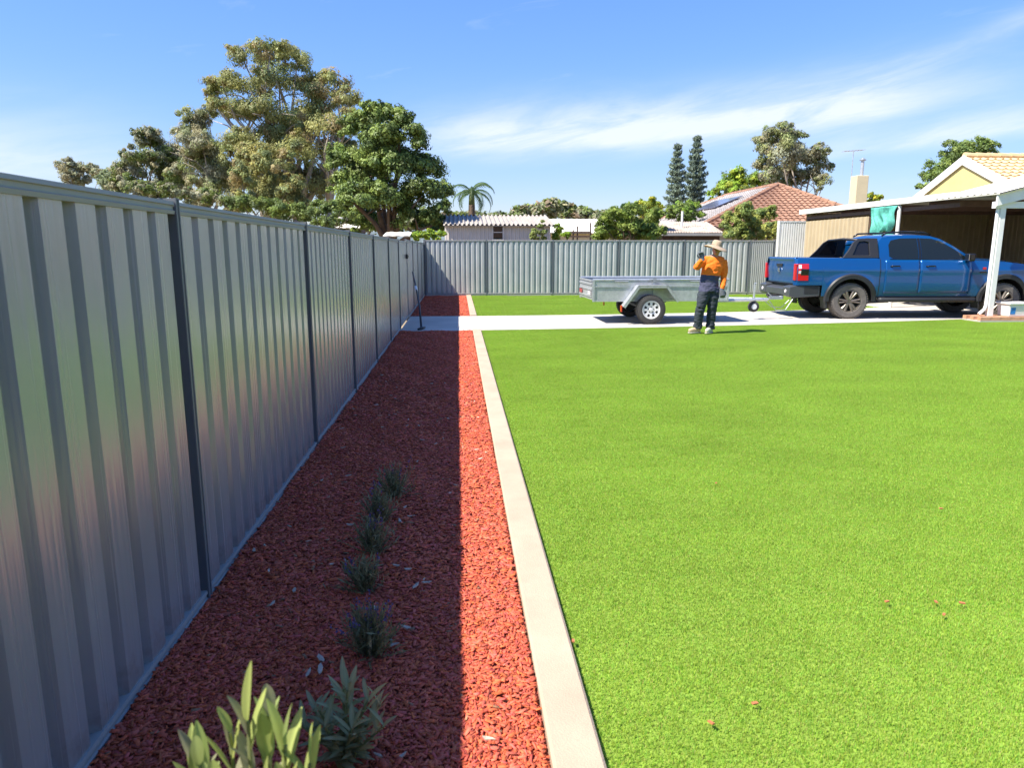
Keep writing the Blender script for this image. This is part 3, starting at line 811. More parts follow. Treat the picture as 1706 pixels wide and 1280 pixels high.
tree('leafy_tree', 'olive green tree rising behind the yellow gable', 42, 1605,
     [(1618,246,19),(1592,256,21),(1642,250,18),(1570,280,21),(1608,276,28),(1552,300,17),(1652,264,17),(1540,314,12),(1580,304,22),(1630,290,22),(1600,262,22)],
     10500, 2.8, [(.10,.15,.035),(.13,.17,.04),(.08,.12,.03)], 37, 'bark', .25, .8, subs=18)
tree('bush', 'small yellow green bush right of the chimney', 33, 1456,
     [(1450,328,7),(1462,330,7),(1456,336,8)], 1000, 2.4, YELLOW, 38, 'bark', .05, .6, cat='bush')
tree('bush', 'small vine shrub growing against the right of the shed wall', 30.6, 897,
     [(892,388,7),(900,378,5),(904,370,3),(906,388,6),(888,394,6)], 900, 2.4, [(.13,.17,.05),(.17,.20,.06)], 39, 'bark', .03, .4, cat='bush')
tree('bush', 'light yellow green shrub past the right end of the shed', 33, 935,
     [(928,378,6),(932,386,8),(944,392,7),(926,394,7)], 900, 2.4, LIME, 40, 'bark', .03, .5, cat='bush')

# ------------------------------------------------------------------ Norfolk pines
def norfolk(label, px, top_py, Y, width_px, seed, tiers=19):
    r = np.random.default_rng(seed); rr = random.Random(seed)
    base = at(px, 416, Y); base.z = -.05
    h = at(px, top_py, Y).z - base.z
    t = thing('pine_tree', label, 'tree', tuple(base), 0, 'pair of pines on the skyline')
    m = MB(); m.tube([(0, 0, -.1), (0, 0, h*.5), (0, 0, h)], [.28, .18, .03], 8); m.build('trunk', M['bark'], t, smooth=True)
    R0 = width_px*mpp(Y)*.5
    P, D, N_ = [], [], []
    br = MB()
    for k in range(tiers):
        f = k/(tiers-1); z = h*(.18 + .81*f)
        R = R0*(1.0 - .30*f - .62*max(0, f-.72)/.28)*rr.uniform(.8, 1.15)
        nb = 7
        a0 = rr.uniform(0, 6.28)
        for b in range(nb):
            a = a0 + b*2*PI/nb + rr.uniform(-.15, .15); Rb = R*rr.uniform(.8, 1.1)
            tip = Vector((math.cos(a)*Rb, math.sin(a)*Rb, z + .22*Rb))
            br.tube([(0, 0, z-.1), tip*.5 + Vector((0, 0, z*.5 - .06)), tip], [.05, .04, .015], 5)
            n_ = 70
            s = r.uniform(.18, 1.0, n_)
            c = np.stack([math.cos(a)*Rb*s, math.sin(a)*Rb*s, z + .30*Rb*s*s], 1)
            c += r.normal(0, .10, (n_, 3))*np.array([1, 1, .6])
            c[:, 2] += .05
            P.append(c); dd = unit(r, n_)*.8 + np.array([math.cos(a)*.5, math.sin(a)*.5, .7]); D.append(dd); N_.append(unit(r, n_) + np.array([0, 0, .2]))
    P, D, N_ = np.concatenate(P), np.concatenate(D), np.concatenate(N_)
    stuff(br.build('branches', M['bark'], t))
    n_ = len(P); L = r.uniform(.28, .58, n_)
    v, f = leaf_quads(P, D, N_, L, L*.33)
    C = np.array([.22, .28, .21])[None]*r.uniform(.6, 1.4, (n_, 1))
    link('crown', np_mesh('crown', v, f, M['leaf'], np.repeat(C, 4, 0)), t)
norfolk('shorter left hand pine of the pair with upswept tiers', 1122, 244, 62, 34, 51, 16)
norfolk('taller right hand pine of the pair with upswept tiers', 1153, 230, 64, 38, 52, 18)

# ------------------------------------------------------------------ palm
def palm(px, Y, cy):
    rr = random.Random(5)
    base = at(px, 416, Y); base.z = -.05
    hz = at(px, cy, Y).z
    t = thing('palm_tree', 'palm with arching feathery fronds between the dense tree and the shed', 'tree', tuple(base))
    m = MB(); m.tube([(0, 0, -.1), (.03, 0, hz*.5), (.05, 0, hz*.88), (.05, 0, hz)], [.24, .19, .17, .10], 9); m.build('trunk', M['bark'], t, smooth=True)
    m = MB(); m.tube([(.05, 0, hz-.55), (.05, 0, hz-.1), (.05, 0, hz+.15)], [.17, .15, .06], 9); m.build('crownshaft', mat('palm_crownshaft', (.20, .24, .08), .6), t, smooth=True)
    specs = [(-165, 62, 1.25), (-20, 60, 1.35), (25, 35, 1.45), (-10, 12, 1.45), (170, 25, 1.25), (-172, 0, 1.1), (90, 50, 1.3), (-90, 48, 1.3), (-60, 25, 1.4), (60, 15, 1.3), (130, 40, 1.2), (-125, 20, 1.3), (0, 80, 1.1), (-30, -12, 1.2)]
    for k, (adeg, eldeg, L) in enumerate(specs):
        a = rad(adeg); e = rad(eldeg)
        dirh = Vector((math.cos(a), math.sin(a), 0))
        pts = []; p = Vector((.05, 0, hz+.05)); ang = e
        for s in range(11):
            pts.append(p.copy()); p = p + (dirh*math.cos(ang) + Vector((0, 0, math.sin(ang))))*(L*.12); ang -= .20 + .02*s*.6
        m = MB(); m.tube(pts, [.022]*5 + [.012]*6, 5)
        side = Vector((-math.sin(a), math.cos(a), 0))
        for i in range(2, 30):
            s = i/30*10; j = int(s); q = pts[j].lerp(pts[min(j+1, 10)], s-j)
            ln = .36*(1-abs(i/30-.42)*1.1)
            for sg in (-1, 1):
                tip = q + side*sg*ln*.75 + (pts[min(j+1, 10)]-pts[j])*.9*1 + Vector((0, 0, -ln*.55 + rr.uniform(-.04, .04)))
                w = (pts[min(j+1, 10)]-pts[max(j-1, 0)]).normalized()*.022
                m.add([q - w, q + w, tip], [(0, 1, 2)])
        me = m.mesh('frond', M['leaf'], recalc=False)
        set_tint(me, np.tile(np.array([.07, .12, .04])*rr.uniform(.8, 1.5), (len(me.vertices), 1)))
        link('frond', me, t)
palm(785, 38, 322)

# ------------------------------------------------------------------ far bush and hills
def far_wood():
    bl = []
    r = random.Random(9)
    for k in range(150):
        px = r.uniform(560, 1240); Y = r.uniform(125, 175)
        top = 372 - 18*math.exp(-((px-915)/42)**2) - 5*math.exp(-((px-1010)/60)**2) + r.uniform(-3, 4)
        bl.append((tuple(at(px, top, Y)), r.uniform(1.3, 2.3)))
    o = crown('far_woodland', bl, 15000, .8, GREY+OLIVE+[(.17,.13,.08)], 61, None, subs=8)
    stuff(o); tag(o, 'brown green line of distant trees beyond the pale house', 'woodland')
far_wood()
m = MB()
r_ = random.Random(4)
hx = [-2600 + i*40 for i in range(131)]
hts = []
for x in hx:
    hts.append(34 + 16*math.sin(x*.0021+1) + 9*math.sin(x*.0053) + 5*math.sin(x*.017+.4) + r_.uniform(-1.2, 1.2))
rows = [(900, 0), (1000, .45), (1150, .9), (1300, 1.0), (1500, .7)]
m.add([(x, y + 40*math.sin(x*.004), -1 + h*f) for y, f in rows for x, h in zip(hx, hts)],
      [(j*131+i, j*131+i+1, (j+1)*131+i+1, (j+1)*131+i) for j in range(4) for i in range(130)])
struct(m.build('hills', mat('hazed_wooded_hill', (.12, .15, .15), .95, var=.35, vscale=.03), smooth=True))  # bluish distance haze is put into the hill colour

# ================================================================== buildings
def ribbed_wall(name, p0, p1, z0, z1, pitch, depth, material, parent, n_side=1, gable=None):
    """vertical ribbed cladding from p0 to p1 (x,y local)"""
    p0, p1 = Vector((*p0, 0)), Vector((*p1, 0)); L = (p1-p0).length; t = (p1-p0)/L; nrm = Vector((t.y, -t.x, 0))
    n = max(1, int(L/pitch)); pts = []
    for i in range(n):
        a = i/n*L; w = L/n
        pts += [(a, 0), (a+w*.55, 0), (a+w*.68, depth), (a+w*.87, depth)]
    pts.append((L, 0))
    q = [p0 + t*a + nrm*d for a, d in pts]
    top = [z1 if gable is None else gable(a/L) for a, d in pts]
    m = MB(); k = len(q)
    m.add([(p.x, p.y, z0) for p in q] + [(p.x, p.y, zt) for p, zt in zip(q, top)], [(i, i+1, k+i+1, k+i) for i in range(k-1)])
    return m.build(name, material, parent)
def ribbed_roof(name, A, B, D, C, pitch, depth, material, parent, thick=.03):
    """A,B eave ends; D,C ridge ends. Ribs run from eave to ridge."""
    A, B, C, D = map(Vector, (A, B, C, D))
    L = (B-A).length; n = max(1, int(L/pitch)); nrm = (B-A).cross(D-A).normalized()
    if nrm.z < 0: nrm = -nrm
    st = []
    for i in range(n):
        for f, h in ((0, 0), (.3, 0), (.5, 1), (.7, 1)): st.append(((i+f)/n, h*depth))
    st.append((1, 0))
    m = MB(); k = len(st)
    m.add([A.lerp(B, s) + nrm*h for s, h in st] + [D.lerp(C, s) + nrm*h for s, h in st], [(i, i+1, k+i+1, k+i) for i in range(k-1)])
    m.add([A - nrm*thick, B - nrm*thick, C - nrm*thick, D - nrm*thick], [(0, 1, 2, 3)])
    m.add([A, B, B - nrm*thick, A - nrm*thick], [(0, 1, 2, 3)])
    return m.build(name, material, parent)
def tiled_face(name, A, B, C, D, material, parent, course=.33, tile=.30):
    """roof tiles laid in stepped, waved courses; A,B eave left/right, C,D top right/left"""
    A, B, C, D = map(Vector, (A, B, C, D))
    nrm = (B-A).cross(D-A).normalized()
    if nrm.z < 0: nrm = -nrm
    along = (B-A).normalized()
    mid0, mid1 = (A+B)/2, (C+D)/2
    n = max(2, int((mid1-mid0).length/course)); m = MB()
    for j in range(n):
        t0, t1 = j/n, min(1, (j+1.12)/n)
        L0, R0, L1, R1 = A.lerp(D, t0), B.lerp(C, t0), A.lerp(D, t1), B.lerp(C, t1)
        w = (R0-L0).length; k = max(2, int(w/(tile/5)))
        r0, r1, rl = [], [], []
        for i in range(k+1):
            s = i/k; p = L0.lerp(R0, s); q = L1.lerp(R1, s)
            ph = ((p-A).dot(along)/tile) % 1.0; hgt = .055*math.sin(PI*min(1, ph*1.6)) if ph < .625 else 0
            ph2 = ((q-A).dot(along)/tile) % 1.0; hgt2 = .055*math.sin(PI*min(1, ph2*1.6)) if ph2 < .625 else 0
            r0.append(p + nrm*(.06+hgt)); r1.append(q + nrm*(.005+hgt2)); rl.append(p + nrm*(hgt-.005))
        z = k+1
        m.add(r0 + r1, [(i, i+1, z+i+1, z+i) for i in range(k)])
        m.add(rl + r0, [(i, i+1, z+i+1, z+i) for i in range(k)])
    o = m.build(name, material, parent); stuff(o); return o
def window(parent, c, w, h, nx, ny, axis='Y', frame=None):
    """axis 'Y': faces -Y"""
    x, y, z = c
    f = MB()
    for (a, b, c_, d_) in ((x-w/2-.05, x+w/2+.05, z-h/2-.05, z-h/2), (x-w/2-.05, x+w/2+.05, z+h/2, z+h/2+.05), (x-w/2-.05, x-w/2, z-h/2, z+h/2), (x+w/2, x+w/2+.05, z-h/2, z+h/2)):
        f.bbox(a, b, y-.05, y+.03, c_, d_)
    for i in range(1, nx): f.bbox(x-w/2+w*i/nx-.018, x-w/2+w*i/nx+.018, y-.035, y+.02, z-h/2, z+h/2)
    for i in range(1, ny): f.bbox(x-w/2, x+w/2, y-.033, y+.018, z-h/2+h*i/ny-.018, z-h/2+h*i/ny+.018)
    o = f.build('window', frame or M['dark_wood'], parent)
    for i in range(nx):
        for j in range(ny):
            p = MB(); p.bbox(x-w/2+w*i/nx+.02, x-w/2+w*(i+1)/nx-.02, y-.01, y, z-h/2+h*j/ny+.02, z-h/2+h*(j+1)/ny-.02)
            p.build('pane', M['glass'], o)
    return o

# --- garden shed behind the back fence
s = thing('garden_shed', 'old pale ribbed metal shed with a corrugated roof behind the back fence', 'shed', (0, 0, -.05))
e0_, e1_ = at(741, 375, 32), at(921, 375, 32)
ridge_z = at(830, 360, 33.6).z + .05
ez = e0_.z + .05
ribbed_wall('front_wall', (e0_.x+.03, 32), (e1_.x-.12, 32), 0, ez-.02, .17, .05, M['shed_wall'], s)
ribbed_wall('side_wall', (e1_.x-.12, 32), (e1_.x-.12, 35.4), 0, ez-.02, .135, .03, M['shed_wall'], s, gable=lambda f: ez + (ridge_z-ez)*(1-abs(f-.48)/.52))
ribbed_wall('side_wall', (e0_.x+.03, 35.4), (e0_.x+.03, 32), 0, ez-.02, .135, .03, M['shed_wall'], s, gable=lambda f: ez + (ridge_z-ez)*(1-abs(f-.52)/.52))
ribbed_roof('roof', (e0_.x-.06, 31.75, ez-.02), (e1_.x+.08, 31.75, ez-.02), (e0_.x-.06, 33.6, ridge_z), (e1_.x-.1, 33.6, ridge_z), .19, .075, M['zinc_roof'], s)
ribbed_roof('roof', (e1_.x+.06, 35.6, ez-.02), (e0_.x-.06, 35.6, ez-.02), (e1_.x-.1, 33.6, ridge_z-.003), (e0_.x-.06, 33.6, ridge_z-.003), .19, .075, M['zinc_roof'], s)
wc = at(829.5, 387, 31.95); window(s, (wc.x, 31.95, wc.z+.05), .42, .62, 1, 2, frame=M['shed_wall'])

# --- small outbuildings beyond the left fence corner
p0, p1 = at(563, 361, 40), at(606, 361, 40)
s = thing('outbuilding', 'small building with a pale cream roof showing under the gum trees', 'shed', (0, 0, -.05))
zt, zb = p0.z+.05, at(590, 380, 38.5).z+.05
ribbed_roof('roof', (p0.x-.2, 38.3, zb), (p1.x+.2, 38.3, zb), (p0.x-.2, 40.6, zt), (p1.x+.2, 40.6, zt), .3, .02, M['pale_roof'], s)
m = MB(); m.bbox(p0.x, p1.x, 38.7, 40.5, 0, zb-.06); m.build('wall', M['dark_wood'], s)
p0, p1 = at(640, 391, 27.5), at(684, 391, 27.5)
s = thing('lean_to', 'low white roof sheet peeking over the fence near the corner', 'shed', (0, 0, -.05))
ribbed_roof('roof', (p0.x, 27, p0.z), (p1.x, 27, p0.z), (p0.x, 28.4, p0.z+.16), (p1.x, 28.4, p0.z+.16), .25, .02, M['pale_roof'], s)
for x in (p0.x+.1, p1.x-.1):
    m = MB(); m.bbox(x-.04, x+.04, 27.1, 27.18, 0, p0.z); m.build('post', M['dark_wood'], s)
    m = MB(); m.bbox(x-.04, x+.04, 28.2, 28.28, 0, p0.z+.12); m.build('post', M['dark_wood'], s)

# --- pale house further back
p0, p1 = at(900, 388, 60), at(1080, 388, 60)
zt = at(950, 365, 66).z + .05; zb = p0.z + .05
s = thing('pale_house', 'low house with a wide cream white roof behind the bushy shrub', 'house', (0, 0, -.05))
ribbed_roof('roof', (p0.x, 60, zb), (p1.x, 60, zb), (p0.x+.5, 66, zt), (p1.x-.5, 66, zt), .6, .03, M['pale_roof'], s)
ribbed_roof('roof', (p1.x, 72, zb), (p0.x, 72, zb), (p1.x-.5, 66, zt-.01), (p0.x+.5, 66, zt-.01), .6, .03, M['pale_roof'], s)
m = MB(); m.bbox(p0.x+.5, p1.x-.5, 60.6, 71.4, 0, zb-.05); m.build('wall', M['cream'], s)
window(s, ((p0.x+p1.x)/2-2, 60.58, 1.5), 1.6, 1.0, 2, 1)
# trellis between shed and bush
s = thing('wire_trellis', 'thin dark trellis of posts and rails between the shed and the bush', 'trellis', (0, 0, 0))
for px, top in ((984, 371), (962, 377), (955, 383), (945, 386)):
    b = at(px, top, 34); m = MB(); m.bbox(b.x-.03, b.x+.03, 33.97, 34.03, -.05, b.z); m.build('post', M['dark_wood'], s)
for py in (387, 394):
    a, b = at(940, py, 34), at(985, py, 34); m = MB(); m.bbox(a.x, b.x, 33.94, 33.965, a.z-.04, a.z+.04); m.build('rail', M['dark_wood'], s)

# --- red tiled house
L0 = at(1166, 379, 34); R0 = at(1500, 379, 34)
xl, xr, ze = L0.x, R0.x, L0.z
xa = at(1296, 310, 39).x; za = at(1296, 309, 39).z
s = thing('tiled_house', 'house with a red terracotta hip roof and solar panels beyond the back fence', 'house', (0, 0, 0))
m = MB(); m.bbox(xl+.5, xr-.5, 34.5, 50, -.05, ze-.02); m.build('wall', M['cream'], s)
f1 = tiled_face('roof_tiles', (xl, 34, ze), (xr, 34, ze), (xa+.05, 39, za), (xa-.05, 39, za), M['terracotta'], s)
f2 = tiled_face('roof_tiles', (xl, 51, ze), (xl, 34, ze), (xa, 39, za), (xa, 46, za), M['tile_grey'], s)
f3 = tiled_face('roof_tiles', (xr, 34, ze), (xr, 51, ze), (xa, 46, za), (xa, 39, za), M['terracotta'], s)
f4 = tiled_face('roof_tiles', (xr, 51, ze), (xl, 51, ze), (xa-.05, 46, za), (xa+.05, 46, za), M['terracotta'], s)
for a, b in (((xl, 34, ze), (xa, 39, za)), ((xr, 34, ze), (xa, 39, za)), ((xa, 39, za), (xa, 46, za)), ((xl, 51, ze), (xa, 46, za)), ((xr, 51, ze), (xa, 46, za))):
    a, b = Vector(a), Vector(b); n = max(2, int((b-a).length/.42)); m = MB()
    for i in range(n):
        p, q = a.lerp(b, i/n) + Vector((0, 0, .06)), a.lerp(b, (i+1)/n) + Vector((0, 0, .045))
        m.tube([p, q], [.13, .115], 8)
    m.build('ridge_cap', M['terracotta'], s)
m = MB(); m.bbox(xl-.08, xr+.08, 33.9, 33.99, ze-.1, ze+.03); m.build('gutter', M['dark_wood'], s)
# solar panels on the left slope
eu = Vector((xa-xl, 0, za-ze)).normalized(); sl = Vector((xa-xl, 0, za-ze)).length
nr = Vector((-(za-ze), 0, xa-xl)).normalized()
for k in range(4):
    c = Vector((xl, 40.2 + k*1.08, ze)) + eu*(sl*.60) + nr*.16
    m = MB(); R = Matrix((eu, Vector((0, 1, 0)), nr)).transposed()
    pts = [c + R @ Vector((x*.85, y*.5, z*.02)) for x in (-1, 1) for y in (-1, 1) for z in (-1, 1)]
    m.add(pts, [(0,1,3,2),(4,6,7,5),(0,4,5,1),(2,3,7,6),(0,2,6,4),(1,5,7,3)])
    m.build('solar_panel', M['panel_blue'], s)
# lower skillion roof in front of it
a, b = at(1102, 388, 30.5), at(1206, 388, 30.5); zt = at(1150, 370, 33).z
s = thing('skillion_shed', 'low speckled corrugated skillion roof between the two shrubs', 'shed', (0, 0, 0))
ribbed_roof('roof', (a.x, 30.5, a.z), (b.x, 30.5, b.z), (a.x+.1, 33, zt), (b.x+.1, 33, zt), .11, .035, mat('rust_speckled_sheet', (.40, .33, .27), .7, var=.5, vscale=3), s)
m = MB(); m.bbox(a.x+.1, b.x-.1, 30.7, 32.8, -.05, a.z-.06); m.build('wall', M['dark_wood'], s)
m = MB(); m.bbox(a.x, b.x, 30.40, 30.48, a.z-.12, a.z-.01); m.build('gutter', M['rail'], s)
m = MB(); q = at(1137, 352, 31.6); m.tube([(q.x, 31.6, at(1137, 385, 31.6).z), (q.x, 31.6, q.z)], .05, 8); m.build('vent_pipe', M['white'], s)

# --- yellow gabled house on the right
HX, HYA, HYN, HYF, HZA, HZE = 19.0, 26.4, 23.2, 29.6, 4.98, 3.52
s = thing('yellow_house', 'yellow rendered house with a white trimmed gable and orange tiled roof', 'house', (0, 0, 0))
m = MB(); m.extrude([(HYN+.35, -.05), (HYF-.35, -.05), (HYF-.35, HZE+.1), (HYA, HZA-.12), (HYN+.35, HZE+.1)], 'X', HX+.05, 32); m.build('wall', M['yellow'], s)
tiled_face('roof_tiles', (HX, HYN, HZE), (33, HYN, HZE), (33, HYA, HZA), (HX, HYA, HZA), M['tile_orange'], s)
tiled_face('roof_tiles', (33, HYF, HZE), (HX, HYF, HZE), (HX, HYA, HZA), (33, HYA, HZA), M['tile_orange'], s)
for (ya, yb) in ((HYN-.05, HYA), (HYF+.05, HYA)):
    a, b = Vector((0, ya, HZE+.04)), Vector((0, yb, HZA+.10)); m = MB()
    m.extrude([(a.y, a.z-.30), (b.y, b.z-.33), (b.y, b.z), (a.y, a.z)], 'X', HX-.03, HX+.02); m.build('barge_board', M['white'], s)
m = MB()
for i in range(30): m.tube([(HX+.02+i*.45, HYA, HZA+.09), (HX+.47+i*.45, HYA, HZA+.075)], [.13, .115], 8)
m.build('ridge_cap', M['tile_orange'], s)
# chimney and flue
c0 = at(1428, 345, 30)
s = thing('chimney', 'cream rendered chimney with a metal flue pipe on top', 'chimney', (c0.x, 30, 0))
zt = at(1428, 293, 30).z
m = MB(); m.bbox(-.26, .26, -.26, .26, -.05, zt); m.build('stack', M['cream'], s, bevel=.02)
m = MB(); z2 = at(1431, 268, 30).z; m.lathe([(.07, zt), (.07, z2), (.0, z2)], (.07, 0, 0), n=12); m.build('flue', M['galv'], s, smooth=40)
m = MB(); m.lathe([(.0, z2+.02), (.13, z2+.02), (.13, z2+.05), (.03, z2+.13), (0, z2+.13)], (.07, 0, 0), n=12); m.build('cowl', M['galv_dark'], s)
a0 = at(1414, 345, 31); s = thing('tv_antenna', 'thin tv antenna mast standing left of the chimney', 'antenna', (a0.x, 31, 0))
zt = at(1414, 250, 31).z
m = MB(); m.tube([(0, 0, -.05), (0, 0, zt)], .022, 6); m.build('mast', M['galv'], s)
m = MB(); m.tube([(-.45, 0, zt-.05), (.45, 0, zt+.02)], .015, 5)
for i in range(7): m.tube([(-.42+i*.14, -.22, zt-.05+i*.01), (-.42+i*.14, .22, zt-.05+i*.01)], .008, 4)
m.build('antenna_array', M['galv'], s)

# --- the house whose verandah the viewpoint looks out from
s = thing('brick_house', 'brown brick house with a white posted verandah facing down the lawn', 'house', (0, 0, 0))
m = MB(); m.bbox(-1.0, 14, -9.5, -4.2, -.06, 2.7); m.build('wall', mat('brown_brick_wall', (.20, .13, .10), .9, var=.3, vscale=5), s)
m = MB(); m.bbox(-1.1, 14.1, -4.2, -2.2, 2.55, 2.66); m.build('verandah_roof', M['white'], s)
m = MB(); m.extrude([(-9.8, 2.7), (-4.0, 2.7), (-6.9, 4.3)], 'X', -1.3, 14.3); m.build('roof', M['terracotta'], s)
for x in (-.9, 2.8, 6.5, 10.2, 13.9):
    m = MB(); m.bbox(x-.05, x+.05, -2.35, -2.25, -.06, 2.55); m.build('post', M['white'], s)
for x in (2.0, 6.0, 10.5):
    m = MB(); m.bbox(x-.8, x+.8, -4.198, -4.17, .9, 2.1); m.build('window', M['glass'], s)
m = MB(); m.bbox(-1.0, 14, -4.2, -2.1, -.06, .03); m.build('verandah_floor', M['concrete'], s)

# --- carport
s = thing('carport', 'flat roofed carport with white gutter and brown sheet walls at the right', 'carport', (0, 0, 0))
CX0, CX1, CZ = 12.0, 18.7, 2.86
m = MB(); m.bbox(CX0+.02, CX1, 16.6, 24.5, CZ, CZ+.05); m.build('roof', M['zinc_roof'], s)
m = MB(); m.extrude([(CX0-.10, CZ-.05), (CX0+.02, CZ-.05), (CX0+.02, CZ+.10), (CX0-.10, CZ+.10)], 'Y', 16.62, 24.6); m.build('gutter', M['white'], s)
ribbed_wall('back_wall', (CX0+.05, 24.35), (CX1, 24.35), -.05, CZ-.01, .20, .03, M['wall_brown'], s)
ribbed_wall('side_wall', (CX0+.05, 24.35), (CX0+.05, 20.5), -.05, 2.56, .24, .06, M['wall_brown'], s)
ribbed_wall('side_wall', (CX1-.05, 16.0), (CX1-.05, 24.35), -.05, CZ-.01, .20, .03, M['wall_brown'], s)
m = MB(); m.bbox(CX0+.06, CX0+.14, 16.7, 24.3, 2.62, 2.72); m.build('side_beam', M['red_beam'], s)
for y in (17.9, 20.0, 22.2):
    m = MB(); m.bbox(CX0+.15, CX1-.1, y, y+.08, 2.70, CZ-.004); m.build('rafter', M['red_beam'], s)
for y in (20.45, 22.3, 24.2):
    m = MB(); m.bbox(CX0+.07, CX0+.15, y, y+.08, -.05, 2.62); m.build('post', M['dark_wood'], s)
m = MB(); m.tube([(CX0-.02, 18.95, 2.78), (CX0-.02, 18.95, .02)], .05, 10); m.build('downpipe', M['white'], s, smooth=40)
# front gable section carried by the white post
sx0, ridge = 11.78, 15.2
gs_ = math.tan(rad(14))
def fz(x): return 2.80 + (x-sx0)*gs_ if x < ridge else 2.80 + (2*ridge-sx0-x)*gs_
m = MB(); m.extrude([(sx0, 2.54), (ridge, fz(ridge)-.26), (2*ridge-sx0, 2.54), (2*ridge-sx0, 2.80), (ridge, fz(ridge)), (sx0, 2.80)], 'Y', 15.12, 15.17); m.build('gable_fascia', M['white'], s)
m = MB(); m.bbox(sx0+.02, 2*ridge-sx0-.02, 15.18, 15.30, 2.50, 2.64); m.build('front_beam', M['white'], s)
for a, b in ((sx0-.03, ridge), (2*ridge-sx0+.03, ridge)):
    ribbed_roof('roof', (a, 15.05, fz(a if a < ridge else 2*ridge-a) + .02), (a, 17.4, fz(a if a < ridge else 2*ridge-a) + .02), (b, 15.05, fz(ridge)+.02), (b, 17.4, fz(ridge)+.02), .2, .02, M['pale_roof'], s)
for x in (12.0, 18.3):
    m = MB(); m.bbox(x-.062, x+.062, 15.19, 15.29, .12, 2.51); m.build('post', M['white'], s, bevel=.006)
m = MB(); m.tube([(11.905, 15.24, 2.5), (11.905, 15.24, .36), (11.87, 15.23, .27), (11.74, 15.22, .16)], .038, 10); m.build('downpipe', M['white'], s, smooth=50)
# brick edging the carport posts stand on
s = thing('brick_edging', 'low strip of orange brick pavers under the white carport post', 'paving', (0, 0, 0))
bm_ = MB().box((0, 0, 0), (.226, .11, .075)).mesh('brick', M['brick'])
for j in range(5):
    for i in range(14):
        if 11.62 + i*.232 + (j % 2)*.1 > 14.9: continue
        inst('brick', bm_, s, (11.72 + i*.232 + (j % 2)*.11, 15.02 + j*.116, .082 + random.uniform(-.003, .003)), (0, 0, random.uniform(-.02, .02)))
m = MB(); m.bbox(11.60, 15.0, 14.96, 15.55, -.06, .042); m.build('mortar_bed', M['concrete'], s)
# storage tub on the edging
s = thing('storage_tub', 'white plastic tub with blue print standing beside the carport post', 'tub', (12.58, 15.22, .121))
def tubring(w, d_, z): return [(w, d_, z), (-w, d_, z), (-w, -d_, z), (w, -d_, z)]
m = MB(); v = tubring(.25, .17, .0) + tubring(.28, .20, .27); m.add(v, [(0,1,5,4),(1,2,6,5),(2,3,7,6),(3,0,4,7),(3,2,1,0)]); m.build('body', M['white_plastic'], s, bevel=.015)
m = MB(); m.box((0, 0, .29), (.61, .45, .045)); m.build('lid', M['white_plastic'], s, bevel=.015)
m = MB()
sl_ = .03/.27
for (x0, x1, z0, z1) in ((-.235, -.12, .05, .20),):
    m.add([(x0, -.170-z0*sl_-.003, z0), (x1, -.170-z0*sl_-.003, z0), (x1, -.170-z1*sl_-.003, z1), (x0, -.170-z1*sl_-.003, z1)], [(0,1,2,3)])
m.build('printed_label', M['blue_print'], s)
# teal shade cloth hanging from the gutter
s = thing('shade_cloth', 'bunched teal shade cloth hanging from the carport beam', 'cloth', (CX0-.02, 19.55, 2.80))
m = MB()
def cloth(u, v):
    w = .66*(1 - .42*v) ; y = (u-.5)*2*w + .05*math.sin(v*7)
    return (-.10 + .05*math.sin(u*21+v*3)*(.4+v) + .03*math.sin(u*9-v*5), y, -.02 - .72*v + .05*math.sin(u*6.2)*v)
m.grid(cloth, 40, 16); o = m.build('cloth_sheet', M['tarp'], s, smooth=True)
sd = o.modifiers.new('thickness', 'SOLIDIFY'); sd.thickness = .006

